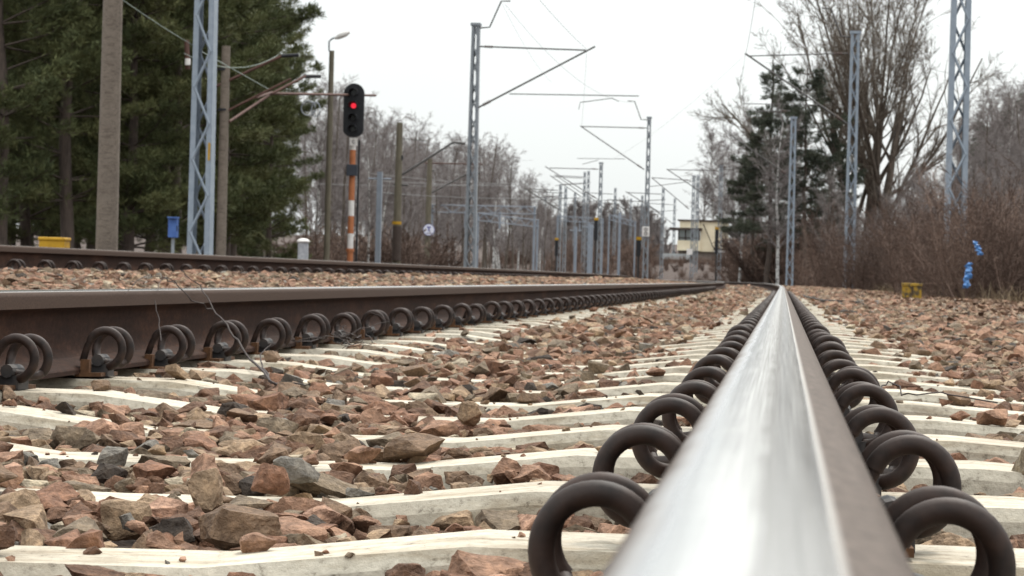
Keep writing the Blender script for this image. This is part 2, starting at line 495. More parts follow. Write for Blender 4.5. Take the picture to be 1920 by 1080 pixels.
M_GROUND = mat('leaf_litter_ground', (0.040, 0.027, 0.022), (0.085, 0.058, 0.047), 3.0, 0.95, 0, 0.6, 0.08, detail=8)
tag(mb.build('ground', M_GROUND, smooth=True), 'brown leaf litter ground under the trees', kind='structure')

M_BED = mat('shade_dark_fines', (0.022, 0.014, 0.011), (0.075, 0.047, 0.034), 38, 0.95, 0, 1.0, 0.03, detail=6)  # bed colour darkened to paint the shade in gaps between stones
us = np.concatenate([np.linspace(-11, -2.2, 40), np.linspace(-2.1, 1.0, 32), np.linspace(1.1, 4.2, 22)])
ys = np.concatenate([np.linspace(-8, 30, 160), np.linspace(30.5, 230, 240)])
U, Y = np.meshgrid(us, ys)
Z = bed(U, Y) - 0.016 + rng.normal(0, 0.006, U.shape)
wgt = sstep(-2.2, -4.0, U)
Xw = U + curve(Y) * (1 - wgt) + curve2(Y) * wgt
nx, ny = len(us), len(ys)
ii = (np.arange(ny - 1)[:, None] * nx + np.arange(nx - 1)[None]).ravel()
mb = MB().add(np.stack([Xw.ravel(), Y.ravel(), Z.ravel()], 1), np.stack([ii, ii + 1, ii + nx + 1, ii + nx], 1))
tag(mb.build('ballast_bed', M_BED, smooth=True), 'fines of the ballast bed, darkened as shade between the stones', kind='structure')

# ---------------------------------------------------------------- rails
def arc_head(crease):
    """half-circle of the rail head from the left gauge corner over the top to the right one"""
    pts = []
    for x in np.concatenate([np.linspace(0, 0.0102, 4), np.linspace(0.012, 0.026, 8)]):
        sl = x / 0.300 if x <= 0.0102 else 0.034 + (x - 0.0102) / 0.080
        z = -(x * x / 0.6) if x <= 0.0102 else -(0.0102 ** 2 / 0.6) - (x - 0.0102) * (0.034 + (x - 0.0102) / 0.16)
        pts.append((x, z))
    x0, z0 = pts[-1]
    for a in np.linspace(R(13), R(87), 10)[1:]:
        pts.append((x0 + 0.013 * (math.sin(a) - math.sin(R(13))), z0 - 0.013 * (math.cos(R(13)) - math.cos(a))))
    pts.append((0.0368, -0.030))
    pts.append((0.0372, -0.0365))
    left = [(-x, z) for x, z in pts[::-1]]
    right = pts[1:]
    if crease:                               # wheel wear leaves an edge along the field side of the band
        right = [(x, z - max(0, x - 0.0160) * 0.16) for x, z in right]
    return left + right
def sweep(profile, ystations, cf, x0, z0, tone=None):
    P = np.array(profile)
    ys_ = np.array(ystations)
    X = P[None, :, 0] + x0 + cf(ys_)[:, None]
    Zz = np.broadcast_to(P[None, :, 1] + z0, X.shape)
    Yy = np.broadcast_to(ys_[:, None], X.shape)
    n, m = len(ys_), len(P)
    ii = (np.arange(n - 1)[:, None] * m + np.arange(m - 1)[None]).ravel()
    t = 0.5 if tone is None else np.tile(tone, n)
    return MB().add(np.stack([X, Yy, Zz], -1).reshape(-1, 3), np.stack([ii, ii + m, ii + m + 1, ii + 1], 1), t)
def make_rail(name, label, x0, z0, cf, head, crease, y0=-6, y1=230):
    st = np.concatenate([np.linspace(y0, 24, 24), np.linspace(25, y1, int(y1 - 24))])
    t = thing(name, label, 'rail', (x0, 0, z0), 'steel rails')
    hp = arc_head(crease)
    tn = np.array([(x + 0.0372) / 0.0744 for x, z in hp])
    h = sweep(hp, st, cf, x0, z0, tn).build('head', head, t, True)
    wl = [(-0.0372, -0.0365), (-0.012, -0.046), (-0.0087, -0.056), (-0.0083, -0.100), (-0.0105, -0.128), (-0.020, -0.1425)]
    wr = [(-x, z) for x, z in wl][::-1]
    m1 = sweep(wl, st, cf, x0, z0); m2 = sweep(wr, st, cf, x0, z0)
    m1.add(m2.v[0], m2.f[0])
    m1.build('web', M_WEB, t, True)
    ft = [(-0.020, -0.1425), (-0.072, -0.1595), (-0.075, -0.163), (-0.075, -0.172), (0.075, -0.172), (0.075, -0.163), (0.072, -0.1595), (0.020, -0.1425)]
    sweep(ft, st, cf, x0, z0).build('foot', M_WEB, t)
    return t
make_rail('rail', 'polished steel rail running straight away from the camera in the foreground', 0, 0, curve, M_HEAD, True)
make_rail('rail', 'rusty brown rail on the left of the near track with shiny top', -1.507, 0, curve, M_HEAD3, False)
make_rail('rail', 'raised dark brown rail of the neighbouring track, behind the stones', TRACK2, T2Z, curve2, M_HEAD2, False)
make_rail('rail', 'farthest rail, behind the raised rail of the neighbouring track', TRACK2 - 1.507, T2Z, curve2, M_HEAD2, False)

# ---------------------------------------------------------------- sleepers
def sleeper_mesh(seed):
    r = np.random.default_rng(seed)
    half = [(-0.66, 0), (-0.5, 0.016), (0.62, 0)]
    cx = -0.7535
    st = sorted(set(np.round(np.concatenate([np.linspace(-1.30, 1.30, 27), [-1.023, 1.023, -0.49, 0.49, -0.25, .25]]), 3)))
    def top(v):
        a = abs(v)
        return np.interp(a, [0, 0.25, 0.49, 1.03, 1.30], [-0.212, -0.210, -0.1815, -0.1815, -0.20])
    sec = []
    for v in st:
        z = top(v)
        w = np.interp(abs(v), [0, .3, .55, 1.3], [0.070, .072, .082, .084])
        j = r.normal(0, 0.00035, 10)
        sec.append([(v + cx, -0.118 + j[0], -0.40), (v + cx, -w - 0.010 + j[1], z - 0.014), (v + cx, -w + j[2], z + j[3] * .4),
                    (v + cx, -w * .35 + j[4], z + j[5] * .3), (v + cx, w * .35, z + j[6] * .3), (v + cx, w + j[7], z + j[8] * .4), (v + cx, w + 0.010 + j[9], z - 0.014), (v + cx, 0.118, -0.40)])
    m = 8
    f = [(i * m + k, i * m + k + 1, (i + 1) * m + k + 1, (i + 1) * m + k) for i in range(len(st) - 1) for k in range(m - 1)]
    f = np.array([(a, d, c, b) for a, b, c, d in f])[:, ::-1]
    q = MB().add(np.array(sec).reshape(-1, 3), f)
    for e in (0, len(st) - 1):
        q.add(sec[e], [(0, 1, 2, 3), (0, 3, 4, 7), (4, 5, 6, 7)])
    return q.mesh('sleeper', M_SLEEPER)
sl_meshes = [sleeper_mesh(50 + i) for i in range(5)]
ORD = ['first', 'second', 'third', 'fourth', 'fifth', 'sixth', 'seventh', 'eighth', 'ninth', 'tenth', 'eleventh', 'twelfth', 'thirteenth', 'fourteenth']
NSL = 112
for k in range(NSL):
    y = SLEEPER0 + SP * k
    o = bpy.data.objects.new('sleeper', sl_meshes[k % 5])
    COL.objects.link(o)
    o.location = (float(curve(y)), y, 0)
    o.rotation_euler.z = random.uniform(-.004, .004)
    if k == 0: lb = 'pale concrete sleeper under the nearest spring clips at the bottom edge'
    elif k < 14: lb = 'pale cream concrete sleeper, %s visible from the bottom edge, half buried in stones' % ORD[k - 1]
    else: lb = 'pale concrete sleeper far along the track, one of the receding strips'
    tag(o, lb, 'sleeper', 'concrete sleepers of the near track')

# ---------------------------------------------------------------- spring clips
def clip_path(sgn):
    """double coil: toe on the rail foot, over the top, round under the outside, again, into the housing. local x away from the rail"""
    pts = []
    n = 64
    for i in range(n + 1):
        t = i / n
        ang = R(155) - t * R(560)            # starts low on the rail side, goes over the top outwards
        yy = -0.036 + 0.074 * float(sstep(0.36, 0.64, t))
        rx, rz = 0.0355, 0.0375
        pts.append((sgn * (0.1135 + rx * math.cos(ang)), yy, -0.1235 + rz * math.sin(ang)))
    return pts
def clip_parts(sgn):
    a = MB(); pth = clip_path(sgn)
    a.tube(pth, 0.0088, 14)
    toe = pth[0]
    a.tube([toe, (toe[0] - sgn * 0.006, toe[1], toe[2] - 0.012), (toe[0] - sgn * 0.016, toe[1] + .004, -0.149)], [0.0073, 0.0075, 0.0078], 12)
    e = pth[-1]
    a.tube([e, (e[0] - sgn * .004, e[1] - .02, e[2] - .006), (sgn * 0.100, -0.030, -0.149)], [0.0073, 0.0075, 0.0075], 12)
    h = MB()
    h.tube([(sgn * 0.098, -0.042, -0.147), (sgn * 0.098, 0.022, -0.147)], 0.0125, 12)
    h.box((sgn * 0.100, -0.006, -0.168), (0.036, 0.056, 0.026))
    pl = MB().box((sgn * 0.086, 0.0, -0.1765), (0.055, 0.15, 0.008))
    pl.box((sgn * 0.079, -0.062, -0.160), (0.018, 0.02, 0.03))
    return a, h, pl
CLIP = {}
for sg in (-1, 1):
    a, h, pl = clip_parts(sg)
    j = MB()
    for src, mi in ((a, 0), (h, 1), (pl, 2)):
        for v, f in zip(src.v, src.f): pass
    CLIP[sg] = (a.mesh('spring', M_RUST, True), h.mesh('shoulder', M_HOUSING), pl.mesh('insulator', M_ORANGE))
    n0 = 0
    for src, mi in ((a, 0), (h, 1), (pl, 2)):
        off = j.n
        vv = np.concatenate(src.v)
        j.add(vv, np.zeros((0, 4), int))
        for f in src.f:
            j.f.append(f + off); j.mi.append(np.full(len(f), mi, int))
    CLIP[sg] += (j.mesh('spring_clip', [M_RUST, M_HOUSING, M_ORANGE], True),)
def link(name, me, parent=None):
    o = bpy.data.objects.new(name, me)
    COL.objects.link(o)
    if parent: o.parent = parent
    return o
def clip_row(x0, z0, cf, sgn, first, n, where, group, detail):
    c = 0
    for k in range(first, first + n):
        y = SLEEPER0 + SP * k
        loc = (x0 + float(cf(y)), y, z0)
        lb = 'rusty coiled spring clip, %s from the near end %s' % (ORD[c], where) if c < 14 else 'small rusty spring clip, one of the receding row %s' % where
        if c < detail:
            t = thing('spring_clip', lb, 'rail clip', loc, group)
            link('spring', CLIP[sgn][0], t); link('shoulder', CLIP[sgn][1], t); link('insulator', CLIP[sgn][2], t)
            t.rotation_euler = (random.uniform(-.03, .03), random.uniform(-.035, .035), random.uniform(-.07, .07))
        else:
            t = tag(link('spring_clip', CLIP[sgn][3]), lb, 'rail clip', group)
            t.location = loc
            t.rotation_euler.z = random.uniform(-.07, .07)
        c += 1
clip_row(0, 0, curve, -1, 0, 66, 'left of the polished rail', 'spring clips left of the polished rail', 12)
clip_row(0, 0, curve, 1, 0, 66, 'right of the polished rail', 'spring clips right of the polished rail', 12)
clip_row(-1.507, 0, curve, 1, 5, 92, 'along the brown left rail', 'spring clips along the left rail', 14)
clip_row(TRACK2, T2Z, curve2, 1, 21, 58, "along the neighbouring track's rail", 'spring clips along the neighbouring rail', 0)

# ---------------------------------------------------------------- ballast stones
def hull(seed, npts, fine):
    r = np.random.default_rng(seed)
    el = r.uniform(0.62, 1.15, 3)
    p = r.normal(size=(npts, 3))
    p /= np.linalg.norm(p, axis=1)[:, None]
    p = np.sign(p) * np.abs(p) ** 0.62       # blocky, as crushed stone breaks
    p *= r.uniform(0.78, 1.05, (npts, 1)) * el
    bm = bmesh.new()
    for q in p: bm.verts.new(q)
    res = bmesh.ops.convex_hull(bm, input=bm.verts)
    junk = [v for v in bm.verts if not v.link_faces]
    bmesh.ops.delete(bm, geom=junk, context='VERTS')
    bmesh.ops.triangulate(bm, faces=bm.faces)
    if fine:                                 # broken faces with rough grain and slightly worn edges
        for lim in (0.62, 0.40, 0.27):
            bmesh.ops.subdivide_edges(bm, edges=[e for e in bm.edges if e.calc_length() > lim], cuts=1)
            bmesh.ops.triangulate(bm, faces=bm.faces)
        new = {v: v.co.lerp(sum((e.other_vert(v).co for e in v.link_edges), Vector()) / len(v.link_edges), 0.16) for v in bm.verts}
        off = Vector((seed * 3.7, seed * 1.3, seed * 2.1))
        for v, c in new.items():
            nv = mnoise.noise_vector(c * 1.4 + off) * 0.10 + mnoise.noise_vector(c * 5.0 + off) * 0.045
            v.co = c + nv
    bmesh.ops.recalc_face_normals(bm, faces=bm.faces)
    bm.verts.index_update()
    V = np.array([v.co[:] for v in bm.verts])
    T = np.array([[v.index for v in f.verts] for f in bm.faces])
    bm.free()
    return V, T
NEARV = [hull(100 + i, 10 + i % 6, True) for i in range(30)]
MIDV = [hull(300 + i, 10 + i % 4, False) for i in range(14)]
def scatter(y0, y1, step, smin, smax, lo, hi, seed):
    r = np.random.default_rng(seed)
    ny_ = int((y1 - y0) / step)
    out = []
    for iy in range(ny_):
        y = y0 + (iy + 0.5) * step
        a, b = lo(y), hi(y)
        n = max(1, int((b - a) / step))
        u = a + (np.arange(n) + r.uniform(-.1, 1.1, n)) * step
        out.append(np.stack([u, y + r.uniform(-.6, .6, n) * step], 1))
    q = np.concatenate(out)
    n = len(q)
    s = np.exp(r.normal(math.log((smin * smax) ** 0.5), 0.34, n)).clip(smin, smax)
    u, y = q[:, 0], q[:, 1]
    # sleepers keep their tops clear; stones spill over them in the middle and near the left rail
    ph = np.abs((y - SLEEPER0 + SP / 2) % SP - SP / 2)
    onsl = (ph < 0.064 + s * 0.55) & (u > -2.06) & (u < 0.56)
    spill = np.interp(u, [-2.0, -1.62, -1.35, -1.1, -0.8, -0.5, -0.3, 0.25, 0.33, 0.5, .56], [.7, .5, .05, .08, .20, .10, .02, .0, .06, .45, .9])
    spill = spill * (0.75 + 0.5 * np.sin(u * 7 + y * 2.3) * np.sin(y * 1.1 + 1))
    foot = (np.abs(u) < 0.085 + s * .8) | (np.abs(u + 1.507) < 0.085 + s * .8) | (np.abs(u - TRACK2) < 0.075 + s * .6)
    clipz = onsl & ((np.abs(u) < 0.2) | (np.abs(u + 1.507) < 0.2))
    keep = ~foot & ~clipz & (~onsl | (r.uniform(size=n) < spill * 0.7))
    z = bed(u, y) + s * r.uniform(-0.45, 0.24, n) + 0.012 * np.sin(u * 9 + 3 * np.sin(y * 2.1)) * np.sin(y * 6.5)
    top = np.interp(np.abs(u + .7535), [0, .25, .49, 1.03, 1.3], [-.212, -.21, -.1815, -.1815, -.2])
    z = np.where(onsl, np.maximum(z, top + s * 0.42), z)
    q = np.stack([u, y, z], 1)[keep]
    return q, s[keep], r.uniform(size=n)[keep]
def emit(mb, shapes, q, s, tone, seed):
    r = np.random.default_rng(seed)
    wgt = sstep(-2.2, -4.0, q[:, 0])
    pos = q.copy()
    pos[:, 0] += curve(q[:, 1]) * (1 - wgt) + curve2(q[:, 1]) * wgt
    rot = rand_rot(len(q), r)
    flat = rot_z(r.uniform(0, 6.28, len(q)))
    pick = r.integers(0, len(shapes), len(q))
    for k, (V, T) in enumerate(shapes):
        i = np.where(pick == k)[0]
        if len(i) == 0: continue
        # random turn, then a slight squash so that stones lie flat
        Vr = np.einsum('nij,mj->nmi', rot[i], V)
        Vr = Vr * s[i][:, None, None] * np.array([1.12, 1.12, 0.74])
        W = np.einsum('nij,nmj->nmi', flat[i], Vr) + pos[i][:, None, :]
        m = len(V)
        FF = (T[None] + (np.arange(len(i)) * m)[:, None, None]).reshape(-1, 3)
        mb.add(W.reshape(-1, 3), FF, np.repeat(tone[i], m))
def lo1(y): return max(-1.45, -0.31 * y - 0.7)
def hi1(y): return min(2.2, 0.10 * y + 1.0)
q1, s1, t1 = scatter(1.0, 8.6, 0.037, 0.009, 0.034, lo1, hi1, 11)
q1b, s1b, t1b = scatter(1.0, 8.6, 0.095, 0.022, 0.038, lo1, hi1, 12)
q1b[:, 2] += 0.003
q1 = np.concatenate([q1, q1b]); s1 = np.concatenate([s1, s1b]); t1 = np.concatenate([t1, t1b])
# the nearest, largest-looking stones become objects of their own
def project(q):
    d = q - np.array(CAM)
    f_ = d @ np.array(fw)
    return 960 + F * (d @ np.array(rt)) / f_, 540 - F * (d @ np.array(up)) / f_, f_
px, py, dep = project(q1)
inside = (px > -20) & (px < 1940) & (py < 1110) & ((np.abs(px - 1450) > (py - 540) * 0.62) )
rank = np.where(inside, s1 / dep, 0)
NTH = 250
order = np.argsort(-rank)
thing_i = order[:NTH]
rest = np.ones(len(q1), bool); rest[thing_i] = False
shape_word = ['angular', 'blocky', 'wedge shaped', 'flat sided', 'lumpy', 'sharp edged']
for c, i in enumerate(thing_i):
    one = MB()
    V, T = NEARV[c % len(NEARV)]
    emit(one, [(V, T)], q1[i:i + 1], s1[i:i + 1], t1[i:i + 1], 5000 + c)
    col = next(n for lim, n in STONE_NAME if t1[i] < lim)
    u, y = q1[i, 0], q1[i, 1]
    k = int(np.floor((y - SLEEPER0) / SP))
    ph = abs((y - SLEEPER0 + SP / 2) % SP - SP / 2)
    side = 'right of the polished rail' if u > 0 else ('near the left rail' if u < -1.05 else ('in mid track' if u < -0.4 else 'left of the polished rail'))
    size = 'large' if s1[i] > 0.034 else ('middling' if s1[i] > 0.027 else 'small')
    if ph < 0.1 and -2 < u < .56:
        where = 'on the %s sleeper' % (ORD[min(13, max(0, int(round((y - SLEEPER0) / SP)) - 1))])
    else:
        where = 'just behind the %s sleeper' % ORD[min(13, max(0, k - 1))] if k >= 1 else 'before the first sleeper'
    o = one.build('ballast_stone', M_STONE, origin=tuple(q1[i]))
    tag(o, '%s %s %s stone %s, %s' % (size, col, shape_word[c % 6].replace(' shaped', '').replace(' sided', '').replace(' edged', ''), where, side), 'stone', 'loose ballast stones')
mb = MB()
nr = rest & (q1[:, 1] < 5.2)
emit(mb, NEARV, q1[nr], s1[nr], t1[nr], 21)
nr = rest & (q1[:, 1] >= 5.2)
emit(mb, MIDV, q1[nr], s1[nr], t1[nr], 25)
gr = np.random.default_rng(61)
N = 1100
gy_ = gr.uniform(1.3, 7.5, N); gu = gr.uniform(-1.4, .6, N); gs = np.exp(gr.normal(math.log(.0042), .4, N)).clip(.002, .009)
k_ = np.abs((gy_ - SLEEPER0 + SP / 2) % SP - SP / 2)
tp = np.interp(np.abs(gu + .7535), [0, .25, .49, 1.03, 1.3], [-.212, -.21, -.1815, -.1815, -.2])
ok = (k_ < .078) & (np.abs(gu) > .09) & (gr.uniform(size=N) < np.interp(np.abs(gu + .7535), [0, .4, .6, 1.3], [1, .8, .35, .6]))
emit(mb, MIDV, np.stack([gu, gy_, tp + gs * .3], 1)[ok], gs[ok], gr.uniform(size=N)[ok], 62)
q2, s2, t2 = scatter(8.6, 26, 0.050, 0.014, 0.042, lambda y: max(-4.3, -0.33 * y - .5), lambda y: min(3.4, .12 * y + 1.2), 13)
emit(mb, MIDV, q2, s2, t2, 22)
q3, s3, t3 = scatter(26, 64, 0.088, 0.026, 0.058, lambda y: -4.3, lambda y: 3.7, 14)
emit(mb, MIDV, q3, s3, t3, 23)
q4, s4, t4 = scatter(64, 130, 0.19, 0.05, 0.09, lambda y: -4.3, lambda y: 3.7, 15)
emit(mb, MIDV, q4, s4, t4, 24)
tag(mb.build('ballast_gravel', M_STONE), 'red brown and grey crushed stone ballast filling the track', kind='stuff')
def big_stone(px_, py_, zc, size, scl, tone, seed, label, rz=0.0):
    p = atZ(px_, py_, zc)
    V, T = hull(seed, 22, True)
    W = V * np.array(scl) * size
    cs, sn = math.cos(rz), math.sin(rz)
    W = np.stack([W[:, 0] * cs - W[:, 1] * sn, W[:, 0] * sn + W[:, 1] * cs, W[:, 2]], 1) + np.array(p)
    o = MB().add(W, T, tone).build('ballast_stone', M_STONE, origin=tuple(p))
    tag(o, label, 'stone', 'loose ballast stones')
big_stone(440, 990, -0.196, 0.040, (1.15, .8, .72), 0.60, 901, 'biggest brown boulder like stone in front of the second visible sleeper')
big_stone(386, 918, -0.180, 0.027, (.95, .9, .95), 0.80, 902, 'dark grey brown stone standing on top of the second visible sleeper')
big_stone(556, 880, -0.176, 0.029, (.95, .8, .85), 0.94, 905, 'pale grey stone leaning against a red brown one')
big_stone(508, 897, -0.182, 0.028, (.9, .8, .95), 0.36, 909, 'upright red brown stone beside the pale grey stone')
big_stone(240, 975, -0.205, 0.033, (1.2, .8, .8), 0.78, 911, 'wide grey tan stone left of the biggest brown stone')
big_stone(715, 712, -0.185, 0.036, (1.1, .8, .75), 0.30, 913, 'large rust red stone standing out in the middle of the track')
big_stone(880, 775, -0.185, 0.030, (1.0, .8, .8), 0.72, 915, 'dark tan stone above a sleeper right of mid track')

# ---------------------------------------------------------------- dry twig on the left rail, cable on the right
def poly(name, pts, r0_, r1_, m, parent, sides=6):
    n = len(pts)
    return MB().tube(pts, list(np.linspace(r0_, r1_, n)), sides).build(name, m, parent, True)
def wig(pts, n=5, amp=0.003, seed=1):
    r = random.Random(seed)
    out = []
    for a, b in zip(pts[:-1], pts[1:]):
        for i in range(n):
            out.append(a.lerp(b, i / n) + Vector((r.gauss(0, amp), r.gauss(0, amp), r.gauss(0, amp))))
    return out + [pts[-1]]
b0 = atZ(508, 716, -0.185)
t = thing('dry_branch', 'thin dry forked branch leaning from the stones over the brown left rail', 'branch', tuple(b0))
pm = [b0, atX(470, 672, -1.24), atX(432, 618, -1.33), atX(400, 580, -1.40)]
poly('stem', wig(pm, 5, .002, 3), .0032, .0021, M_DEADTWIG, t)
poly('twig', wig([pm[3], atX(375, 535, -1.462), atX(352, 518, -1.475), atX(338, 505, -1.49)], 4, .002, 4), .0018, .0008, M_DEADTWIG, t)
poly('twig', wig([pm[3], atX(360, 562, -1.42), atX(328, 530, -1.46), atX(312, 519, -1.48), atX(300, 521, -1.49), atX(296, 545, -1.465)], 4, .002, 5), .0018, .0008, M_DEADTWIG, t)
poly('twig', wig([atX(328, 530, -1.46), atX(305, 522, -1.47), atX(280, 515, -1.47), atX(255, 530, -1.46), atX(235, 550, -1.455)], 4, .002, 6), .0013, .0007, M_DEADTWIG, t)
poly('twig', wig([b0, atX(494, 690, -1.17), atX(487, 664, -1.2), atX(508, 646, -1.19)], 4, .002, 7), .0025, .001, M_DEADTWIG, t)
poly('twig', wig([b0, atX(545, 722, -1.08), atX(582, 720, -1.0)], 4, .002, 17), .003, .0012, M_DEADTWIG, t)
p0 = atX(301, 640, -1.375)
t = thing('dry_stick', 'short upright grey stick standing between spring clips against the brown rail', 'stick', tuple(p0))
poly('stem', wig([p0, atX(298, 600, -1.40), atX(290, 564, -1.42)], 4, .001, 8), .0012, .0010, M_DEADTWIG, t)
p0 = atX(612, 632, -1.36)
t = thing('twig_tangle', 'tangle of thin dark twigs caught on a clip of the left rail', 'twigs', tuple(p0))
for i in range(16):
    r = random.Random(i)
    a = Vector(p0) + Vector((r.uniform(-.02, .10), r.uniform(-.22, .30), r.uniform(-.02, .015)))
    b = a + Vector((r.uniform(-.06, .10), r.uniform(-.25, .25), r.uniform(-.03, .045)))
    c = b + Vector((r.uniform(-.06, .08), r.uniform(-.15, .15), r.uniform(-.03, .03)))
    poly('twig', wig([a, b, c], 4, .003, 30 + i), .0017, .0008, M_DEADTWIG, t, 5)
tag(MB().tube([atZ(*q) for q in ((1492, 545, -.17), (1510, 556, -.165), (1545, 563, -.16), (1600, 566, -.155), (1650, 566, -.15))], .011, 8).build('cable', M_CABLE, smooth=True),
    'black cable lying across the stones right of the polished rail', 'cable')
tag(MB().tube(wig([atZ(1580, 742, -.165), atZ(1640, 738, -.15), atZ(1665, 716, -.13), atZ(1700, 742, -.15), atZ(1760, 735, -.15), atZ(1870, 755, -.16)], 4, .003, 77), .0014, 6).build('dry_twig', M_DEADTWIG, smooth=True),
    'long bent dark twig lying on sleepers right of the polished rail', 'twig')
for i, (a, b, h) in enumerate(((490, 868, .03), (1350, 830, .0), (655, 748, .012), (1190, 905, .0))):
    pass

# ---------------------------------------------------------------- marker boxes, posts, plastic
def ground_at(px_, Y):
    p = atY(px_, 500, Y)
    return p.x, float(max(land(p.x, Y), -9))
def box_from(px0, px1, py0, Y):
    a, b = atY(px0, py0, Y), atY(px1, py0, Y)
    return (a.x + b.x) / 2, abs(b.x - a.x), (a.z + b.z) / 2
def bevel_box(c, d, bev, m, name, parent):
    bm = bmesh.new()
    bmesh.ops.create_cube(bm, size=1)
    for v in bm.verts: v.co = Vector((v.co.x * d[0], v.co.y * d[1], v.co.z * d[2])) + Vector(c)
    bmesh.ops.bevel(bm, geom=list(bm.edges), offset=bev, segments=3, affect='EDGES', profile=.5)
    bmesh.ops.triangulate(bm, faces=bm.faces)
    V = np.array([v.co[:] for v in bm.verts]); bm.verts.index_update()
    T = np.array([[v.index for v in f.verts] for f in bm.faces]); bm.free()
    return MB().add(V, T).build(name, m, parent)
x, wd, z = box_from(77, 128, 445, 40)
t = thing('cable_box', 'bright yellow trackside box behind the neighbouring rail, left of the concrete pole', 'trackside box', (x, 40, -.62))
bevel_box((x, 40, z - .20), (wd - .03, .34, .30), .012, M_YELLOW, 'body', t)
bevel_box((x, 40, z - .028), (wd, .38, .055), .02, M_YELLOW, 'lid', t)
for q in (-1, 1): MB().box((x + q * wd * .35, 40, (z - .35 - .62) / 2), (.07, .2, z - .35 + .62)).build('leg', M_HOUSING, t)
x, wd, z = box_from(316, 335, 407, 46)
t = thing('telephone_box', 'small blue box on a post beside the near left lattice mast', 'trackside box', (x, 46, -.62))
bevel_box((x, 46, z - .19), (wd * .86, .16, .36), .012, M_BLUE, 'body', t)
MB().box((x + .01, 45.95, z - .01), (wd * .95, .22, .025)).build('hood', M_BLUE, t)
MB().box((x + wd * .46, 45.93, z - .2), (.012, .03, .09)).build('handle', M_BLACK, t)
MB().tube([(x, 46, -.62), (x, 46, z - .37)], .03, 8).build('post', M_STEELGREY, t)
x, wd, z = box_from(557, 581, 447, 58)
t = thing('cable_post', 'stubby grey concrete post with domed white cap, left of the lamp post', 'post', (x, 58, -.62))
MB().lathe((x, 58, -.62), [(.12, 0), (.12, z + .62 - .08)], 20).build('shaft', M_GREYPOST, t, True)
MB().lathe((x, 58, z - .09), [(.0, 0), (.145, 0), (.148, .03), (.13, .055), (.07, .085), (0, .095)], 20).build('cap', M_WHPAINT, t, True)
x, wd, z = box_from(1690, 1730, 531, 38.5)
gz = float(bed(x, 38.5))
t = thing('marker_block', 'weathered yellow concrete marker block at the edge of the stones by the brush', 'marker', (x, 38.5, gz))
for q in (-1, 1): bevel_box((x + q * wd * .24, 38.5, (gz + z - .05) / 2), (wd * .43, .12, z - .05 - gz), .012, M_YELLOWOLD, 'block', t)
bevel_box((x, 38.5, z - .025), (wd * .97, .14, .05), .012, M_YELLOWOLD, 'top_bar', t)
def plastic(pts, Y, wds, label, seed):
    r = random.Random(seed)
    P = [atY(a, b, Y) for a, b in pts]
    v, f = [], []
    N = 8
    cp = []
    for a, b, w0, w1 in zip(P[:-1], P[1:], wds[:-1], wds[1:]):
        for i in range(6): cp.append((a.lerp(b, i / 6), w0 + (w1 - w0) * i / 6))
    for i, (p, w_) in enumerate(cp):
        for k in range(N):
            an = 2 * math.pi * k / N
            q = w_ * r.uniform(.55, 1.15) * (0.75 + .35 * math.sin(i * 2.1 + k))
            v.append((p.x + math.cos(an) * q, p.y + math.sin(an) * q * .7, p.z + r.uniform(-.012, .012)))
    for i in range(len(cp) - 1):
        for k in range(N): f.append((i * N + k, i * N + (k + 1) % N, (i + 1) * N + (k + 1) % N, (i + 1) * N + k))
    o = MB().add(v, f).build('plastic_strip', M_BLUEFILM, origin=tuple(P[-1]))
    tag(o, label, 'litter', 'blue plastic caught in the brush')
plastic([(1818, 492), (1815, 515), (1809, 545)], 37, [.05, .075, .055], 'lower longer strip of blue plastic hanging in the brush near the ground', 3)
plastic([(1827, 452), (1834, 465), (1839, 480)], 37, [.035, .06, .04], 'upper small scrap of blue plastic caught in the brush', 4)

# ---------------------------------------------------------------- masts
def bar(mb, a, b, w_=.03, d_=.012):
    mb.tube([a, b], w_ / 2, 4, cap=False)
def lattice_mast(px0, py0, py1, Y, w0, w1, label, m=None, H=None, depth=.0, step=.62, simple=False, name='catenary_mast', base=None):
    """mast of two channel legs joined by crossing lacing bars on both faces"""
    m = m or M_STEELGREY
    p = atY(px0, py0, Y)
    top = H if H else atY(px0, py1, Y).z
    gz = float(land(p.x, Y)) if base is None else base
    t = thing(name, label, 'mast', (p.x, Y, gz), 'overhead line masts')
    hh = top - gz
    wz = lambda f: w0 + (w1 - w0) * f
    if Y > 140: w0, w1 = w0 * .78, w1 * .78
    cw = .065 if Y > 140 else (.10 if w0 > .3 else .075)
    dp = .16
    for s_ in (-1, 1):
        q = MB()
        for (dx0, dy0, sx, sy) in ((0, 0, .014, dp * 2), (-.5, -1, cw, .012), (-.5, 1, cw, .012)):
            v = []
            for f in (0, 1):
                W = wz(f) / 2
                cx = p.x + s_ * (W - (cw / 2 if dx0 else .007))
                cy = Y + dy0 * dp
                zz = gz + hh * f
                v += [(cx - sx / 2, cy - sy / 2, zz), (cx + sx / 2, cy - sy / 2, zz), (cx + sx / 2, cy + sy / 2, zz), (cx - sx / 2, cy + sy / 2, zz)]
            q.add(v, [(0, 1, 5, 4), (1, 2, 6, 5), (2, 3, 7, 6), (3, 0, 4, 7), (4, 5, 6, 7)])
        q.build('leg', m, t)
    q = MB()
    n = max(6, int(hh / step))
    for face in (-1, 1):
        for i in range(n):
            f0, f1 = i / n, (i + 1) / n
            W0, W1 = wz(f0) / 2 - cw * .5, wz(f1) / 2 - cw * .5
            y_ = Y + face * (dp + .007)
            s_ = (1 if i % 2 else -1) * face
            bar(q, (p.x - s_ * W0, y_, gz + hh * f0), (p.x + s_ * W1, y_, gz + hh * f1), .05 if w0 > .3 else .04)
    q.build('lacing', m, t)
    if not simple:
        MB().box((p.x, Y, top - .02), (w1 + .08, dp * 2 + .08, .10)).build('cap', m, t)
    return t, p.x, top
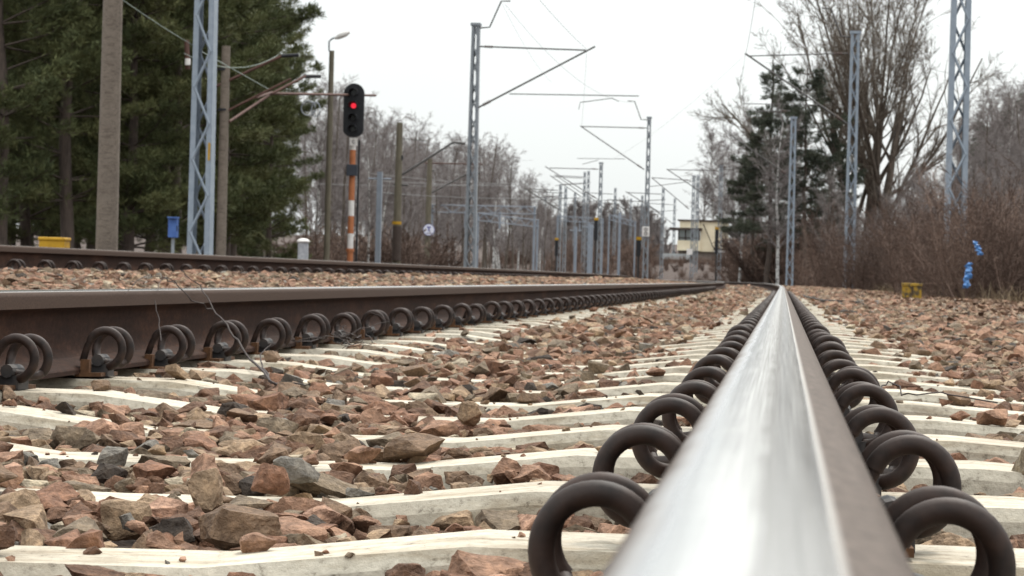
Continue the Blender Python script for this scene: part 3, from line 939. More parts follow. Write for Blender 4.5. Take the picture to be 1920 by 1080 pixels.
def arm(t, a, b, Y, rad=.03, m=None, name='tie_tube', insul=True, from_mast=True):
    A, B = atY(*a, Y), atY(*b, Y)
    o = MB().tube([A, B], rad, 8).build(name, m or M_ARM, t, True)
    if insul:
        d = (B - A).normalized()
        q = MB()
        for i in range(4):
            c = A + d * (.22 + .075 * i)
            q.tube([c, c + d * .03], rad * 1.9, 10)
        q.build('insulator', M_BROWNARM, o)
    return o
def horn(t, pts, Y, rad=.028, name='horn'):
    return MB().tube([atY(a, b, Y) for a, b in pts], rad, 8).build(name, M_ARM, t, True)

t, _, _ = lattice_mast(375, 470, -60, 47, .43, .33, 'thick blue grey lattice mast at left, nearest on that side, in front of the pines', M_STEELBLUE, H=8.6)
MB().box((atY(396, 285, 47).x, 46.82, atY(396, 285, 47).z), (.035, .012, .32)).build('number_plate', M_YELLOW, t)
t, _, _ = lattice_mast(881, 500, 45, 91, .43, .27, 'tall lattice mast left of centre with wide arms reaching right against sky')
arm(t, (898, 87), (1098, 94), 91, .028); arm(t, (896, 202), (1116, 87), 91, .032, name='diagonal_tube'); arm(t, (955, 176), (1198, 180), 91, .018, name='registration_tube', insul=False)
horn(t, [(894, 53), (918, 51), (940, 2), (957, 2)], 91)
horn(t, [(1085, 205), (1088, 192), (1148, 184), (1160, 190)], 91, .014, 'steady_arm')
t, _, _ = lattice_mast(1210, 505, 220, 149, .42, .26, 'slender lattice mast right of centre carrying a white number board', simple=False)
arm(t, (1214, 240), (1090, 237), 149, .028); arm(t, (1208, 318), (1088, 236), 149, .03, name='diagonal_tube')
horn(t, [(1216, 225), (1202, 224), (1190, 190), (1177, 189)], 149); arm(t, (1172, 298), (1082, 297), 149, .016, name='registration_tube', insul=False)
pc = atY(1211, 434, 148.7)
nb = MB().box((pc.x, 148.6, pc.z), (.42, .02, .56)).build('number_board', M_WHPAINT, t)
for q in (-.12, .12): MB().tube([(pc.x + .09 * math.cos(a), 148.57, pc.z + q + .075 * math.sin(a)) for a in np.linspace(0, 6.3, 14)], .017, 5).build('numeral', M_HOUSING, nb)
t, _, _ = lattice_mast(1592, 505, 60, 95, .42, .32, 'lattice mast in front of the big bare tree, arm reaching left', M_STEELBLUE)
arm(t, (1590, 100), (1402, 105), 95, .022); arm(t, (1588, 232), (1397, 100), 95, .034, name='diagonal_tube')
horn(t, [(1600, 70), (1578, 68), (1558, 16), (1541, 15)], 95, .035)
t, _, _ = lattice_mast(1789, 490, -60, 50, .43, .33, 'open lattice mast at far right rising from the brush out of frame', M_STEELBLUE, H=8.9)
t, _, _ = lattice_mast(1480, 527, 220, 137, .42, .30, 'blue grey mast straight above the end of the polished rail', M_STEELBLUE)
arm(t, (1479, 330), (1366, 250), 137, .03, name='diagonal_tube'); arm(t, (1480, 196), (1392, 194), 137, .02, insul=False, name='registration_tube'); arm(t, (1482, 208), (1414, 209), 137, .028)
arm(t, (1482, 196), (1540, 197), 137, .022, insul=False)
t, _, _ = lattice_mast(1347, 525, 310, 200, .45, .32, 'grey mast directly right of the cream signal box')
arm(t, (1348, 320), (1252, 318), 200, .03); arm(t, (1346, 381), (1250, 317), 200, .034, name='diagonal_tube'); arm(t, (1350, 313), (1438, 313), 200, .034); arm(t, (1350, 318), (1402, 315), 200, .028, insul=False)
horn(t, [(1348, 312), (1340, 308), (1332, 286), (1325, 286)], 200, .03)
t, _, _ = lattice_mast(1296, 525, 330, 225, .42, .30, 'left mast of the pair standing before the cream signal box')
arm(t, (1294, 338), (1222, 333), 225, .032); arm(t, (1292, 392), (1222, 333), 225, .034, name='diagonal_tube'); arm(t, (1296, 340), (1218, 350), 225, .025, insul=False)
pc = atY(1293, 472, 224.6); MB().box((pc.x, 224.5, pc.z), (.5, .02, .5)).build('number_board', M_WHPAINT, t)
lattice_mast(1304, 520, 327, 232, .40, .30, 'right mast of the pair standing before the cream signal box', simple=True)
t, _, _ = lattice_mast(1122, 510, 305, 190, .42, .30, 'tall grey mast above the right end of the neighbouring rail')
arm(t, (1122, 317), (1030, 315), 190, .03); arm(t, (1120, 373), (1022, 312), 190, .032, name='diagonal_tube'); arm(t, (1122, 300), (1092, 308), 190, .02, insul=False)
for args in ((1020, 503, 368, 290, 'slim far mast at the left of the yard cluster'), (1075, 505, 360, 300, 'slim far mast between the twin masts and the far pair'), (1150, 505, 352, 270, 'slim far mast right of the tall yard mast'), (1180, 503, 372, 310, 'slim far mast before the right gantry'), (1262, 500, 372, 300, 'slim far mast just left of the canopy of the signal box'),
             (1047, 505, 345, 240, 'dark grey mast left of a slightly shorter twin, centre of the yard'), (1057, 508, 350, 236, 'grey mast right of its twin, centre of the yard'),
             (1092, 505, 322, 262, 'left mast of the tall far pair in the yard'), (1099, 505, 320, 268, 'right mast of the tall far pair in the yard'),
             (1240, 500, 352, 236, 'short grey mast left of the signal box with no board'), (1201, 500, 366, 280, 'thin far mast just left of the numbered mast')):
    px0, a_, b_, Y, lb = args
    t, _, _ = lattice_mast(px0, a_, b_, Y, .42, .30, lb, simple=True)
    L = 62 * 240 / Y
    arm(t, (px0, b_ + 12), (px0 - L, b_ + 9), Y, .034, insul=False); arm(t, (px0, b_ + 48), (px0 - L - 4, b_ + 7), Y, .036, name='diagonal_tube', insul=False)
    arm(t, (px0 - L * .9, b_ + 26), (px0 + 8, b_ + 22), Y, .028, name='registration_tube', insul=False)

# ---------------------------------------------------------------- poles
def pole(px0, py0, py1, Y, r_0, r_1, m, name, label, cat='pole', top=None, lean=0.0, group=None):
    p = atY(px0, py0, Y)
    zt = top if top else atY(px0, py1, Y).z
    gz = float(land(p.x, Y))
    t = thing(name, label, cat, (p.x, Y, gz), group)
    MB().tube([(p.x, Y, gz), (p.x + lean * .5, Y, (gz + zt) / 2), (p.x + lean, Y, zt)], [r_0, (r_0 + r_1) / 2, r_1], 18).build('shaft', m, t, True)
    return t, p.x, zt
pole(200, 462, -80, 40, .178, .135, M_POLE, 'concrete_pole', 'thick weathered concrete pole in front of the pines at left', top=7.2)
t, x, zt = pole(414, 474, 86, 62, .13, .105, M_POLE, 'concrete_pole', 'slim brown concrete pole with rusty arms, right of the thick lattice mast')
arm(t, (405, 162), (530, 104), 62, .035, M_BROWNARM, 'bracket_tube', False); arm(t, (528, 105), (560, 103), 62, .045, M_BLACK, 'insulator', False)
arm(t, (412, 215), (545, 148), 62, .028, M_BROWNARM, 'bracket_tube', False)
for zz in (130, 206):
    p = atY(418, zz, 62); MB().tube([(p.x, 62, p.z - .03), (p.x, 62, p.z + .03)], .135, 16).build('clamp', M_BLACK, t)
MB().tube([atY(350, 75, 62), atY(352, 130, 62)], .06, 10).build('switch', M_BROWNARM, t); MB().tube([atY(352, 110, 61.9), atY(352, 122, 61.9)], .07, 10).build('insulator', M_WHPAINT, t)
t, x, zt = pole(612, 487, 95, 76, .095, .075, M_OLDPOLE, 'lamp_post', 'slim street lamp with one lantern beside the red signal', 'street lamp')
MB().tube([atY(617, 96, 76), atY(617, 78, 76), atY(622, 73, 76), atY(634, 68, 76)], .025, 8).build('bracket', M_STEELGREY, t, True)
A, B = atY(628, 72, 76), atY(656, 60, 76)
MB().tube([A, A.lerp(B, .25), A.lerp(B, .7), B], [.035, .075, .085, .03], 12).build('lantern', M_WHPAINT, t, True)
t, x, zt = pole(743, 490, 230, 110, .19, .13, M_OLDPOLE, 'old_pole', 'thick old brown pole with a yellow ring, right of the red signal', group='old line poles')
p = atY(744, 418, 110); MB().tube([(p.x, 110, p.z - .06), (p.x, 110, p.z + .06)], .20, 16).build('ring', M_YELLOW, t)
p = atY(744, 455, 109.85); MB().tube([(p.x, 109.85, p.z - .75), (p.x, 109.85, p.z + .7)], .19, 14).build('cable_cover', M_DARKTRIM, t)
arm(t, (750, 330), (850, 267), 110, .045, M_ARM, 'bracket_tube', False); arm(t, (849, 267), (872, 269), 110, .05, M_ARM, 'insulator', False)
arm(t, (748, 259), (800, 264), 110, .018, M_ARM, 'cross_arm', False); arm(t, (738, 345), (765, 347), 110, .05, M_ARM, 'cross_arm', False)
p = atY(752, 296, 110); MB().tube([(p.x, 110, p.z - .1), (p.x, 110, p.z + .1)], .09, 10).build('insulator', M_BLACK, t)
t, x, zt = pole(801, 495, 298, 128, .16, .12, M_OLDPOLE, 'old_pole', 'old brown pole carrying the round white sign', group='old line poles')
arm(t, (797, 306), (905, 308), 128, .03, M_BROWNARM, 'cross_arm', False); arm(t, (800, 366), (882, 323), 128, .04, M_ARM, 'bracket_tube', False); arm(t, (880, 323), (900, 324), 128, .05, M_ARM, 'insulator', False)
arm(t, (800, 319), (815, 320), 128, .04, M_ARM, 'cross_arm', False)
c = atY(804, 431, 127.6)
s_ = thing('round_sign', 'round white sign with a violet blue mark on the old pole', 'sign', (c.x, c.y, c.z))
def disc(r, y0, y1, m, nm, par, n=28): return MB().tube([(c.x, y1, c.z), (c.x, y0, c.z)], r, n).build(nm, m, par)
disc(.29, c.y, c.y + .02, M_BLUEENAMEL, 'rim', s_); disc(.265, c.y - .004, c.y + .01, M_WHITEENAMEL, 'face', s_)
q = MB().box((c.x, c.y - .008, c.z + .03), (.07, .008, .22)); q.box((c.x, c.y - .009, c.z + .135), (.20, .008, .07)); q.box((c.x, c.y - .0085, c.z - .17), (.30, .008, .035))
q.build('mark', M_BLUEENAMEL, s_)

# pale blue steel posts and switch gantries of the yard
def gantry(x0, x1, ytop0, ytop1, yb, Y, label, extra=()):
    a, b = atY(x0, yb, Y), atY(x1, yb, Y)
    za = atY(x0, ytop0, Y).z; zb = atY(x1, ytop1, Y).z
    t = thing('steel_gantry', label, 'gantry', (a.x, Y, float(land(a.x, Y))), 'pale blue gantries in the yard')
    for (p, z_) in ((a, za), (b, zb)): MB().box((p.x, Y, (z_ + float(land(p.x, Y))) / 2), (.12, .12, z_ - float(land(p.x, Y)))).build('post', M_PALEBLUE, t)
    bm_ = MB()
    for dz in (0, -.42): bar(bm_, (a.x - .1, Y - .11, za + dz), (b.x + .1, Y - .11, zb + dz), .06)
    n = 10
    for i in range(n):
        f0, f1 = i / n, (i + 1) / n
        bar(bm_, (a.x + (b.x - a.x) * f0, Y - .11, za + (zb - za) * f0 - (0 if i % 2 else .42)), (a.x + (b.x - a.x) * f1, Y - .11, za + (zb - za) * f1 - (.42 if i % 2 else 0)), .05)
    bm_.build('beam', M_PALEBLUE, t)
    for px_ in extra:
        p = atY(px_, yb, Y); z_ = za + (zb - za) * (p.x - a.x) / (b.x - a.x)
        MB().box((p.x, Y, z_ - .8), (.10, .10, 1.0)).build('hanger', M_PALEBLUE, t)
gantry(808, 1000, 384, 388, 497, 150, 'pale blue gantry behind the round sign pole, widest one', (870, 935))
gantry(894, 1006, 400, 413, 503, 158, 'pale blue gantry right of the tall lattice mast')
gantry(1043, 1128, 405, 410, 503, 235, 'pale blue gantry in the centre of the yard', (1085,))
gantry(1140, 1189, 402, 416, 503, 225, 'pale blue gantry left of the numbered mast', (1160,))
def steel_post(px0, py1, Y, wd, label):
    p = atY(px0, 495, Y); z_ = atY(px0, py1, Y).z; gz = float(land(p.x, Y))
    t = thing('steel_post', label, 'post', (p.x, Y, gz), 'pale blue steel posts')
    MB().box((p.x, Y, (z_ + gz) / 2), (wd, wd, z_ - gz)).build('shaft', M_PALEBLUE, t)
    bar(q2_ := MB(), (p.x - .5, Y, z_ - .3), (p.x + .5, Y, z_ - .3), .07); q2_.build('cross_bar', M_PALEBLUE, t)
steel_post(708, 322, 112, .22, 'pale blue post left of the old brown pole')
steel_post(1078, 425, 205, .22, 'short pale blue post left of the tall yard mast')
steel_post(1108, 420, 215, .22, 'pale blue post behind the dark post with yellow top')
steel_post(1160, 398, 226, .22, 'pale blue post in the middle of the right gantry')
steel_post(1103, 418, 200, .20, 'pale blue post nearest the tall grey yard mast')
def dark_post(px0, py0, py1, Y, label):
    p = atY(px0, py0, Y); z_ = atY(px0, py1, Y).z; gz = float(land(p.x, Y))
    t = thing('equipment_post', label, 'post', (p.x, Y, gz), 'dark equipment posts with yellow tops')
    zb = atY(px0, py0, Y).z
    MB().box((p.x, Y, (z_ + zb) / 2), (.26, .2, z_ - zb)).build('case', M_BLACK, t)
    MB().box((p.x, Y, z_ + .09), (.3, .24, .18)).build('top', M_YELLOW, t)
    MB().tube([(p.x, Y, gz), (p.x, Y, zb)], .07, 8).build('shaft', M_HOUSING, t)
dark_post(1117, 450, 413, 186, 'dark case with yellow top on the tall yard mast')
dark_post(1043, 480, 450, 225, 'low dark case with yellow top at the twin masts')
dark_post(1197, 480, 450, 150, 'dark case with yellow top left of the numbered mast')
dark_post(1343, 475, 430, 197, 'dark case with yellow top at the signal box corner')

# ---------------------------------------------------------------- red signal
Y = 73.0
p = atY(656, 490, Y); gz = float(land(p.x, Y)); sx = p.x
t = thing('railway_signal', 'four lamp railway signal showing red on an orange and white striped mast', 'signal', (sx, Y, gz))
zz = [gz] + [atY(660, q, Y).z for q in (455, 424, 391, 359, 283)] + [atY(660, 262, Y).z]
cols = [M_ORPAINT, M_ORPAINT, M_WHPAINT, M_ORPAINT, M_WHPAINT, M_ORPAINT, M_WHPAINT]
bands = [(gz, 468, M_ORPAINT), (468, 438, M_WHPAINT), (438, 405, M_ORPAINT), (405, 376, M_WHPAINT), (376, 281, M_ORPAINT), (281, 262, M_WHPAINT)]
for a, b, m in bands:
    z0_ = a if a == gz else atY(660, a, Y).z; z1_ = atY(660, b, Y).z
    MB().tube([(sx, Y, z0_), (sx, Y, z1_)], .085, 16).build('mast_band', m, t, True)
MB().tube([(sx, Y, atY(660, 472, Y).z), (sx, Y, atY(660, 466, Y).z)], .115, 16).build('collar', M_ORPAINT, t, True)
MB().box((sx + .17, Y + .06, (gz + atY(660, 262, Y).z) / 2), (.05, .04, atY(660, 262, Y).z - gz)).build('ladder_rail', M_BLACK, t)
zt, zb = atY(668, 157, Y).z, atY(668, 258, Y).z
hw = 19.5 / F * Y
hx = sx + .02
out = [(hx + hw * math.cos(a), zt - hw + hw * math.sin(a)) for a in np.linspace(0, math.pi, 17)] + [(hx + hw * math.cos(a) , zb + hw * .75 + hw * .75 * math.sin(a)) for a in np.linspace(math.pi, 2 * math.pi, 17)]
n = len(out)
q = MB().add([(a, Y - .16, b) for a, b in out] + [(a, Y - .06, b) for a, b in out], [(i, (i + 1) % n, n + (i + 1) % n, n + i) for i in range(n)])
q.add([(hx, Y - .16, (zt + zb) / 2)] + [(a, Y - .16, b) for a, b in out], [(0, 1 + (i + 1) % n, 1 + i) for i in range(n)])
q.add([(hx, Y - .06, (zt + zb) / 2)] + [(a, Y - .06, b) for a, b in out], [(0, 1 + i, 1 + (i + 1) % n) for i in range(n)])
q.build('backboard', M_BLACK, t)
bevel_box((hx, Y + .06, (zt + zb) / 2), (hw * 1.25, .22, (zt - zb) * .84), .03, M_BLACK, 'lamp_case', t)
m_red, tr, br = new_mat('red_signal_light')
br.inputs['Base Color'].default_value = (.6, .01, .02, 1)
br.inputs['Emission Color'].default_value = (1.0, .03, .06, 1)
br.inputs['Emission Strength'].default_value = .5
m_lens, tr, br = new_mat('unlit_lens')
br.inputs['Base Color'].default_value = (.012, .012, .014, 1)
br.inputs['Roughness'].default_value = .15
for i, yy in enumerate((175, 199, 222, 243)):
    zc = atY(668, yy, Y).z
    hood = MB()
    N = 18
    v, f = [], []
    for (rr, y_) in ((.125, Y - .16), (.125, Y - .40), (.112, Y - .40), (.112, Y - .16)):
        for k in range(N + 1):
            a = R(-25) + R(230) * k / N
            v.append((hx + rr * math.cos(a), y_ - (0.0 if y_ > Y - .3 else -.12 * (1 - math.sin(max(a, 0) if a < math.pi else 0)) * .5), zc + rr * math.sin(a)))
    for s2 in range(3):
        for k in range(N): f.append((s2 * (N + 1) + k, s2 * (N + 1) + k + 1, (s2 + 1) * (N + 1) + k + 1, (s2 + 1) * (N + 1) + k))
    h = hood.add(v, f).build('hood', M_BLACK, t)
    lens = MB().tube([(hx, Y - .16, zc), (hx, Y - .19, zc)], .074, 20).build('lens', m_red if i == 1 else m_lens, h)
c = atY(663, 266, Y - .13); MB().box((c.x, Y - .13, c.z), (.22, .012, .22)).build('name_plate', M_WHPAINT, t)
q = MB(); q.tube([(c.x + .04 * math.cos(a), Y - .14, c.z + .04 * math.sin(a)) for a in np.linspace(.6, 5.9, 12)], .010, 5); q.build('plate_mark', M_HOUSING, t)
c = atY(660, 319, Y - .12); bevel_box((c.x, Y - .12, c.z), (.31, .10, .32), .012, mat('dark_slate_case', (.035, .04, .05), (.05, .055, .068), 6, .6), 'relay_case', t)

# the long rusty tube reaching right from a mast behind the signal
A, B = atY(485, 182, 84), atY(704, 179, 84)
x_, gz_ = A.x, float(land(A.x, 84))
t = bpy.data.objects['concrete_pole.001']
def tube_between(a, ya, b, yb, rad, m, nm):
    MB().tube([atY(*a, ya), atY(*b, yb)], rad, 8).build(nm, m, t, True)
tube_between((480, 183), 62, (510, 173), 65, .03, M_BROWNARM, 'bracket_tube'); tube_between((508, 175), 65, (704, 179), 76, .035, M_BROWNARM, 'registration_tube')
tube_between((430, 228), 62, (505, 178), 65, .035, M_BROWNARM, 'diagonal_tube'); tube_between((505, 178), 65, (572, 143), 66, .035, M_BROWNARM, 'diagonal_tube'); tube_between((570, 143), 66, (600, 143), 66.5, .05, M_BLACK, 'insulator')
for k, (a, b) in enumerate(((578, 203), (592, 205))):
    q = MB()
    c = atY(a, b, 68); q.tube([(c.x + .19 * math.cos(s2) * (1 - .4 * k), 68, c.z + .19 * math.sin(s2)) for s2 in np.linspace(.2, 6.1, 16)], .018, 6)
    q.build('wire_loop', M_STEELGREY, t, True)

# ---------------------------------------------------------------- wires
def wire(pts, r, label, group='overhead wires', m=None):
    o = MB().tube(pts, r * .8, 5).build('overhead_wire', m or M_WIRE, smooth=True, origin=tuple(pts[0]))
    tag(o, label, 'wire', group)
def sag(a, b, n, s):
    return [a.lerp(b, i / n) - Vector((0, 0, s * 4 * (i / n) * (1 - i / n))) for i in range(n + 1)]
GREEN = mat('green_wire', (.16, .20, .17), (.22, .26, .23), 4, .6)
wire(sag(atY(230, 0, 41), atY(362, 85, 47), 8, .02), .010, 'pale green wire from the concrete pole to the thick lattice mast', m=GREEN)
wire(sag(atY(345, 100, 47.3), atY(520, 104, 61.6), 14, .28), .010, 'pale green wire sagging below the upper rusty arm', m=GREEN)
wire(sag(atY(362, 88, 47.5), atY(505, 168, 65), 10, .0), .014, 'pale green wire sloping down to the long rusty tube', m=GREEN)
wire(sag(atY(947, 8, 91), atY(1190, 192, 148.6), 16, .9), .008, 'upper feeder wire from the tall left mast to the numbered mast')
wire(sag(atY(1012, 0, 70), atY(1100, 92, 90.8), 8, .05), .008, 'catenary wire meeting the tip of the tall mast arm')
wire(sag(atY(1100, 95, 91), atY(1090, 238, 149), 10, .5), .006, 'catenary wire between the tall mast arm and the numbered mast arm')
wire(sag(atY(940, 4, 91), atY(1035, 155, 150), 8, .3), .006, 'thin inner feeder wire beside the upper feeder wire')
wire(sag(atY(1416, 0, 62), atY(1398, 102, 95), 8, .1), .009, 'near catenary wire above the polished rail')
wire(sag(atY(1398, 102, 95), atY(1368, 250, 137), 8, .4), .007, 'catenary wire between the big tree mast and the next mast')
wire(sag(atY(1368, 250, 137), atY(1252, 318, 200), 8, .4), .008, 'catenary wire running to the signal box mast')
wire(sag(atY(1397, 103, 95), atY(1150, 298, 149), 6, .3), .004, 'faint cross wire between right arm and numbered mast')
wire(sag(atY(700, 338, 112), atY(1035, 345, 240), 10, .2), .018, 'upper long wire crossing the birch wood to the yard')
wire(sag(atY(690, 325, 112), atY(1030, 340, 238), 10, .3), .014, 'topmost long wire crossing the birch wood to the yard')
wire(sag(atY(600, 345, 112), atY(930, 345, 150), 10, .1), .014, 'lower long wire behind the red signal')
wire(sag(atY(700, 360, 112), atY(1000, 372, 150), 10, .1), .016, 'long wire just over the widest gantry')
wire(sag(atY(790, 265, 110), atY(1000, 300, 200), 6, .3), .008, 'faint wire from the old pole cross arm towards the yard')
wire(sag(atY(1600, 72, 95), atY(1880, 150, 80), 8, .3), .008, 'wire from the big tree mast to the right edge')

# ---------------------------------------------------------------- signal box
Y = 300.0
A, B = atY(1273, 412, Y), atY(1365, 420, Y)
z0_ = atY(1320, 490, Y).z; z1_ = A.z; zf = atY(1300, 453, Y).z; zl = atY(1300, 470, Y).z
gz = float(land(A.x, Y))
t = thing('signal_box', 'cream signal box with projecting window bay and dark canopy beyond the tracks', 'building', (A.x, Y, gz))
xm = atY(1313, 440, Y).x
W = B.x - A.x
wall = MB()
wall.box(((xm + B.x) / 2, Y + 2.5, (atY(1330, 472, Y).z + z1_ - .15) / 2), (B.x - xm, 5, z1_ - .15 - atY(1330, 472, Y).z))
wall.build('tower_wall', M_CREAM, t)
b0x, b1x = A.x - .1, xm + .02
zw0, zw1 = atY(1290, 451, Y).z, atY(1290, 431, Y).z
MB().box(((b0x + b1x) / 2, Y + 2, (zl + zw0) / 2 ), (b1x - b0x, 4.6, zw0 - zl)).build('bay_parapet', M_CREAM, t)
MB().box(((b0x + .15 + b1x) / 2, Y + 2, (zw1 + .22 + z1_ - .05) / 2), (b1x - b0x - .3, 4.2, z1_ - zw1 - .27)).build('bay_upper_wall', M_CREAM, t)
MB().box(((b0x + b1x) / 2 - .35, Y + 1.6, zw1 + .1), (b1x - b0x + 1.1, 5.6, .24)).build('canopy', M_DARKTRIM, t)
m_gl, tr, br = new_mat('window_glass'); br.inputs['Base Color'].default_value = (.55, .6, .62, 1); br.inputs['Roughness'].default_value = .08; br.inputs['Metallic'].default_value = .6
wf = MB()
for xq in np.linspace(b0x + .12, b1x - .12, 4): wf.box((xq, Y - .1, (zw0 + zw1) / 2), (.14, .12, zw1 - zw0))
wf.box(((b0x + b1x) / 2, Y - .12, zw0 + .3), (b1x - b0x - .1, .08, .12)); wfo = wf.build('window_frame', M_DARKTRIM, t)
MB().box(((b0x + b1x) / 2, Y + 2, (zw0 + zw1) / 2), (b1x - b0x - .26, 4.0, zw1 - zw0 - .004)).build('window_pane', m_gl, wfo)
MB().box(((A.x + B.x) / 2, Y + 2.5, z1_ - .03), (W + .3, 5.6, .14)).build('roof', M_DARKTRIM, t)
MB().box(((A.x + B.x) / 2 - .3, Y + 2.6, (gz + zl) / 2), (W * .9, 4.2, zl - gz - .01)).build('ground_floor_wall', M_BRICK, t)
MB().box((B.x - .1, Y + 1.0, atY(1350, 467, Y).z), (W * .52, 3.2, .22)).build('balcony_slab', M_DARKTRIM, t)
MB().box((B.x - .1, Y - .62, atY(1350, 472, Y).z), (W * .5, .06, .16)).build('balcony_edge', M_WHPAINT, t)
MB().tube([(xm + .3, Y - .05, z1_ - .4), (xm + 1.6, Y - .7, atY(1330, 466, Y).z)], .05, 6).build('stay', M_DARKTRIM, t)
MB().tube([atY(1362, 462, Y - 1), atY(1370, 525, Y - 1)], .07, 6).build('stair_rail', M_STEELGREY, t)
p = atY(1352, 407, Y + 3); MB().box((p.x, Y + 3, p.z), (.5, .5, .9)).build('chimney', M_DARKTRIM, t)
A, B = atY(1242, 475, 296), atY(1292, 487, 296)
t = thing('annex', 'low grey flat roofed annex left of the cream signal box', 'building', (A.x, 297, gz))
MB().box(((A.x + B.x) / 2, 298, (A.z + B.z) / 2), (B.x - A.x, 4.2, A.z - B.z)).build('roof', M_GREYROOF, t)
MB().box(((A.x + B.x) / 2, 298.1, (B.z + gz) / 2), ((B.x - A.x) * .94, 3.6, B.z - gz)).build('wall', M_BRICK, t)

# ---------------------------------------------------------------- trees
def seg_tubes(mb, P0, P1, R0, R1, sides, tone):
    P0, P1 = np.asarray(P0), np.asarray(P1)
    if len(P0) == 0: return
    d = P1 - P0
    L = np.linalg.norm(d, axis=1, keepdims=True)
    d = d / np.maximum(L, 1e-6)
    ref = np.where(np.abs(d[:, 2:3]) < .9, np.array([[0, 0, 1.]]), np.array([[1., 0, 0]]))
    a = np.cross(d, ref); a /= np.linalg.norm(a, axis=1, keepdims=True)
    b = np.cross(d, a)
    an = 2 * np.pi * np.arange(sides) / sides
    ring = a[:, None, :] * np.cos(an)[None, :, None] + b[:, None, :] * np.sin(an)[None, :, None]
    V = np.concatenate([P0[:, None] + ring * np.asarray(R0)[:, None, None], P1[:, None] + ring * np.asarray(R1)[:, None, None]], 1)
    k = np.arange(sides); k2 = (k + 1) % sides
    f = np.stack([k, k2, sides + k2, sides + k], 1)
    FF = (f[None] + (np.arange(len(P0)) * 2 * sides)[:, None, None]).reshape(-1, 4)
    mb.add(V.reshape(-1, 3), FF, np.repeat(tone, 2 * sides))
def grow(r, p, d, L, rad, level, P, out, maxlev):
    """one limb: a bent run of segments with side shoots; collects (p0, p1, r0, r1, level)"""
    n = P['seg'][level]
    st = L / n
    q = np.array(p, float); dd = np.array(d, float)
    for i in range(n):
        r_a = rad * (1 - .75 * i / n); r_b = rad * (1 - .75 * (i + 1) / n)
        dd = dd + r.normal(0, P['bend'][level], 3) + np.array([0, 0, P['lift'][level]])
        dd /= np.linalg.norm(dd)
        q2 = q + dd * st
        out.append((q, q2, r_a, r_b, level))
        if level < maxlev and (i + 1) / n > P['start'][level]:
            for _ in range(r.poisson(P['shoots'][level]) if P['shoots'][level] < 8 else int(P['shoots'][level])):
                side = r.normal(size=3); side -= dd * (side @ dd); side /= np.linalg.norm(side)
                an = P['angle'][level] * r.uniform(.7, 1.3)
                nd = dd * math.cos(an) + side * math.sin(an)
                grow(r, q + dd * st * r.uniform(0, 1), nd, L * P['len'][level] * r.uniform(.55, 1.1) * (1 - .45 * i / n), max(r_b * P['thick'][level], P['minr']), level + 1, P, out, maxlev)
        q = q2
def bare_tree_meshes(seed, P, bark, twig, name):
    r = np.random.default_rng(seed)
    out = []
    for (p, d, L, rad) in P['stems'](r):
        grow(r, p, d, L, rad, 0, P, out, P['levels'])
    trunk, crown = MB(), MB()
    for lev in range(P['levels'] + 1):
        S_ = [o for o in out if o[4] == lev]
        if not S_: continue
        sides = (8, 5, 4, 3, 3)[lev]
        tn = r.uniform(0.1, .9, len(S_)) if lev else np.full(len(S_), .5)
        seg_tubes(trunk if lev <= P.get('barklev', 0) else crown, [o[0] for o in S_], [o[1] for o in S_], [o[2] for o in S_], [o[3] for o in S_], sides, tn)
    return trunk.mesh('trunk', bark, True), crown.mesh('crown', twig)
def birch_P(H, lean=.04):
    return dict(levels=3, seg=(12, 6, 5, 3), bend=(.035, .10, .16, .2), lift=(.0, .05, -.05, -.12), start=(.28, .15, .1, .1), shoots=(3.6, 2.3, 1.9, 0), angle=(.72, .6, .6, .6),
                len=(.30, .5, .55, .5), thick=(.42, .48, .55, .6), minr=.009, stems=lambda r: [((0, 0, 0), (r.normal(0, lean), r.normal(0, lean), 1), H, H * .011)])
def broom_P(H):
    return dict(levels=4, seg=(5, 9, 7, 5, 3), bend=(.05, .07, .12, .15, .2), lift=(.0, .05, .06, .05, .0), start=(.2, .18, .15, .15, .1), shoots=(3.4, 1.5, 1.3, 1.2, 0), angle=(.60, .50, .55, .6, .6),
                len=(1.6, .5, .5, .5, .5), thick=(.50, .55, .58, .6, .6), minr=.010, barklev=1, stems=lambda r: [((0, 0, 0), (0, 0, 1), H * .42, H * .022), ((.3, .2, 0), (.17, .1, 1), H * .40, H * .018), ((-.3, 0, 0), (-.19, .05, 1), H * .40, H * .018)])
def shrub_P(H, thick=1.0):
    def stems(r):
        o = []
        for i in range(16):
            a = r.uniform(0, 6.28)
            o.append(((r.normal(0, .22), r.normal(0, .22), 0), (math.cos(a) * r.uniform(.05, .65), math.sin(a) * r.uniform(.05, .65), 1), H * r.uniform(.55, 1.05), .009 * thick))
        return o
    return dict(levels=2, seg=(5, 4, 3), bend=(.12, .2, .25), lift=(-.02, .02, 0), start=(.1, .1, .1), shoots=(1.7, 1.5, 0), angle=(.6, .7, .6), len=(.42, .5, .5), thick=(.6, .6, .6), minr=.0042 * thick, barklev=-1, stems=stems)
def shrub_mesh(seed, H, thick=1.0):
    r = np.random.default_rng(seed); out = []; P = shrub_P(H, thick)
    for (p, d, L, rad) in P['stems'](r): grow(r, p, d, L, rad, 0, P, out, 2)
    mb = MB()
    base = r.uniform(.1, .8)
    for lev, sd_ in ((0, 4), (1, 3), (2, 3)):
        S_ = [o for o in out if o[4] == lev]
        seg_tubes(mb, [o[0] for o in S_], [o[1] for o in S_], [o[2] for o in S_], [o[3] for o in S_], sd_, (base + r.normal(0, .22, len(S_))).clip(0, 1))
    return mb.mesh('shrub', M_BRUSH)
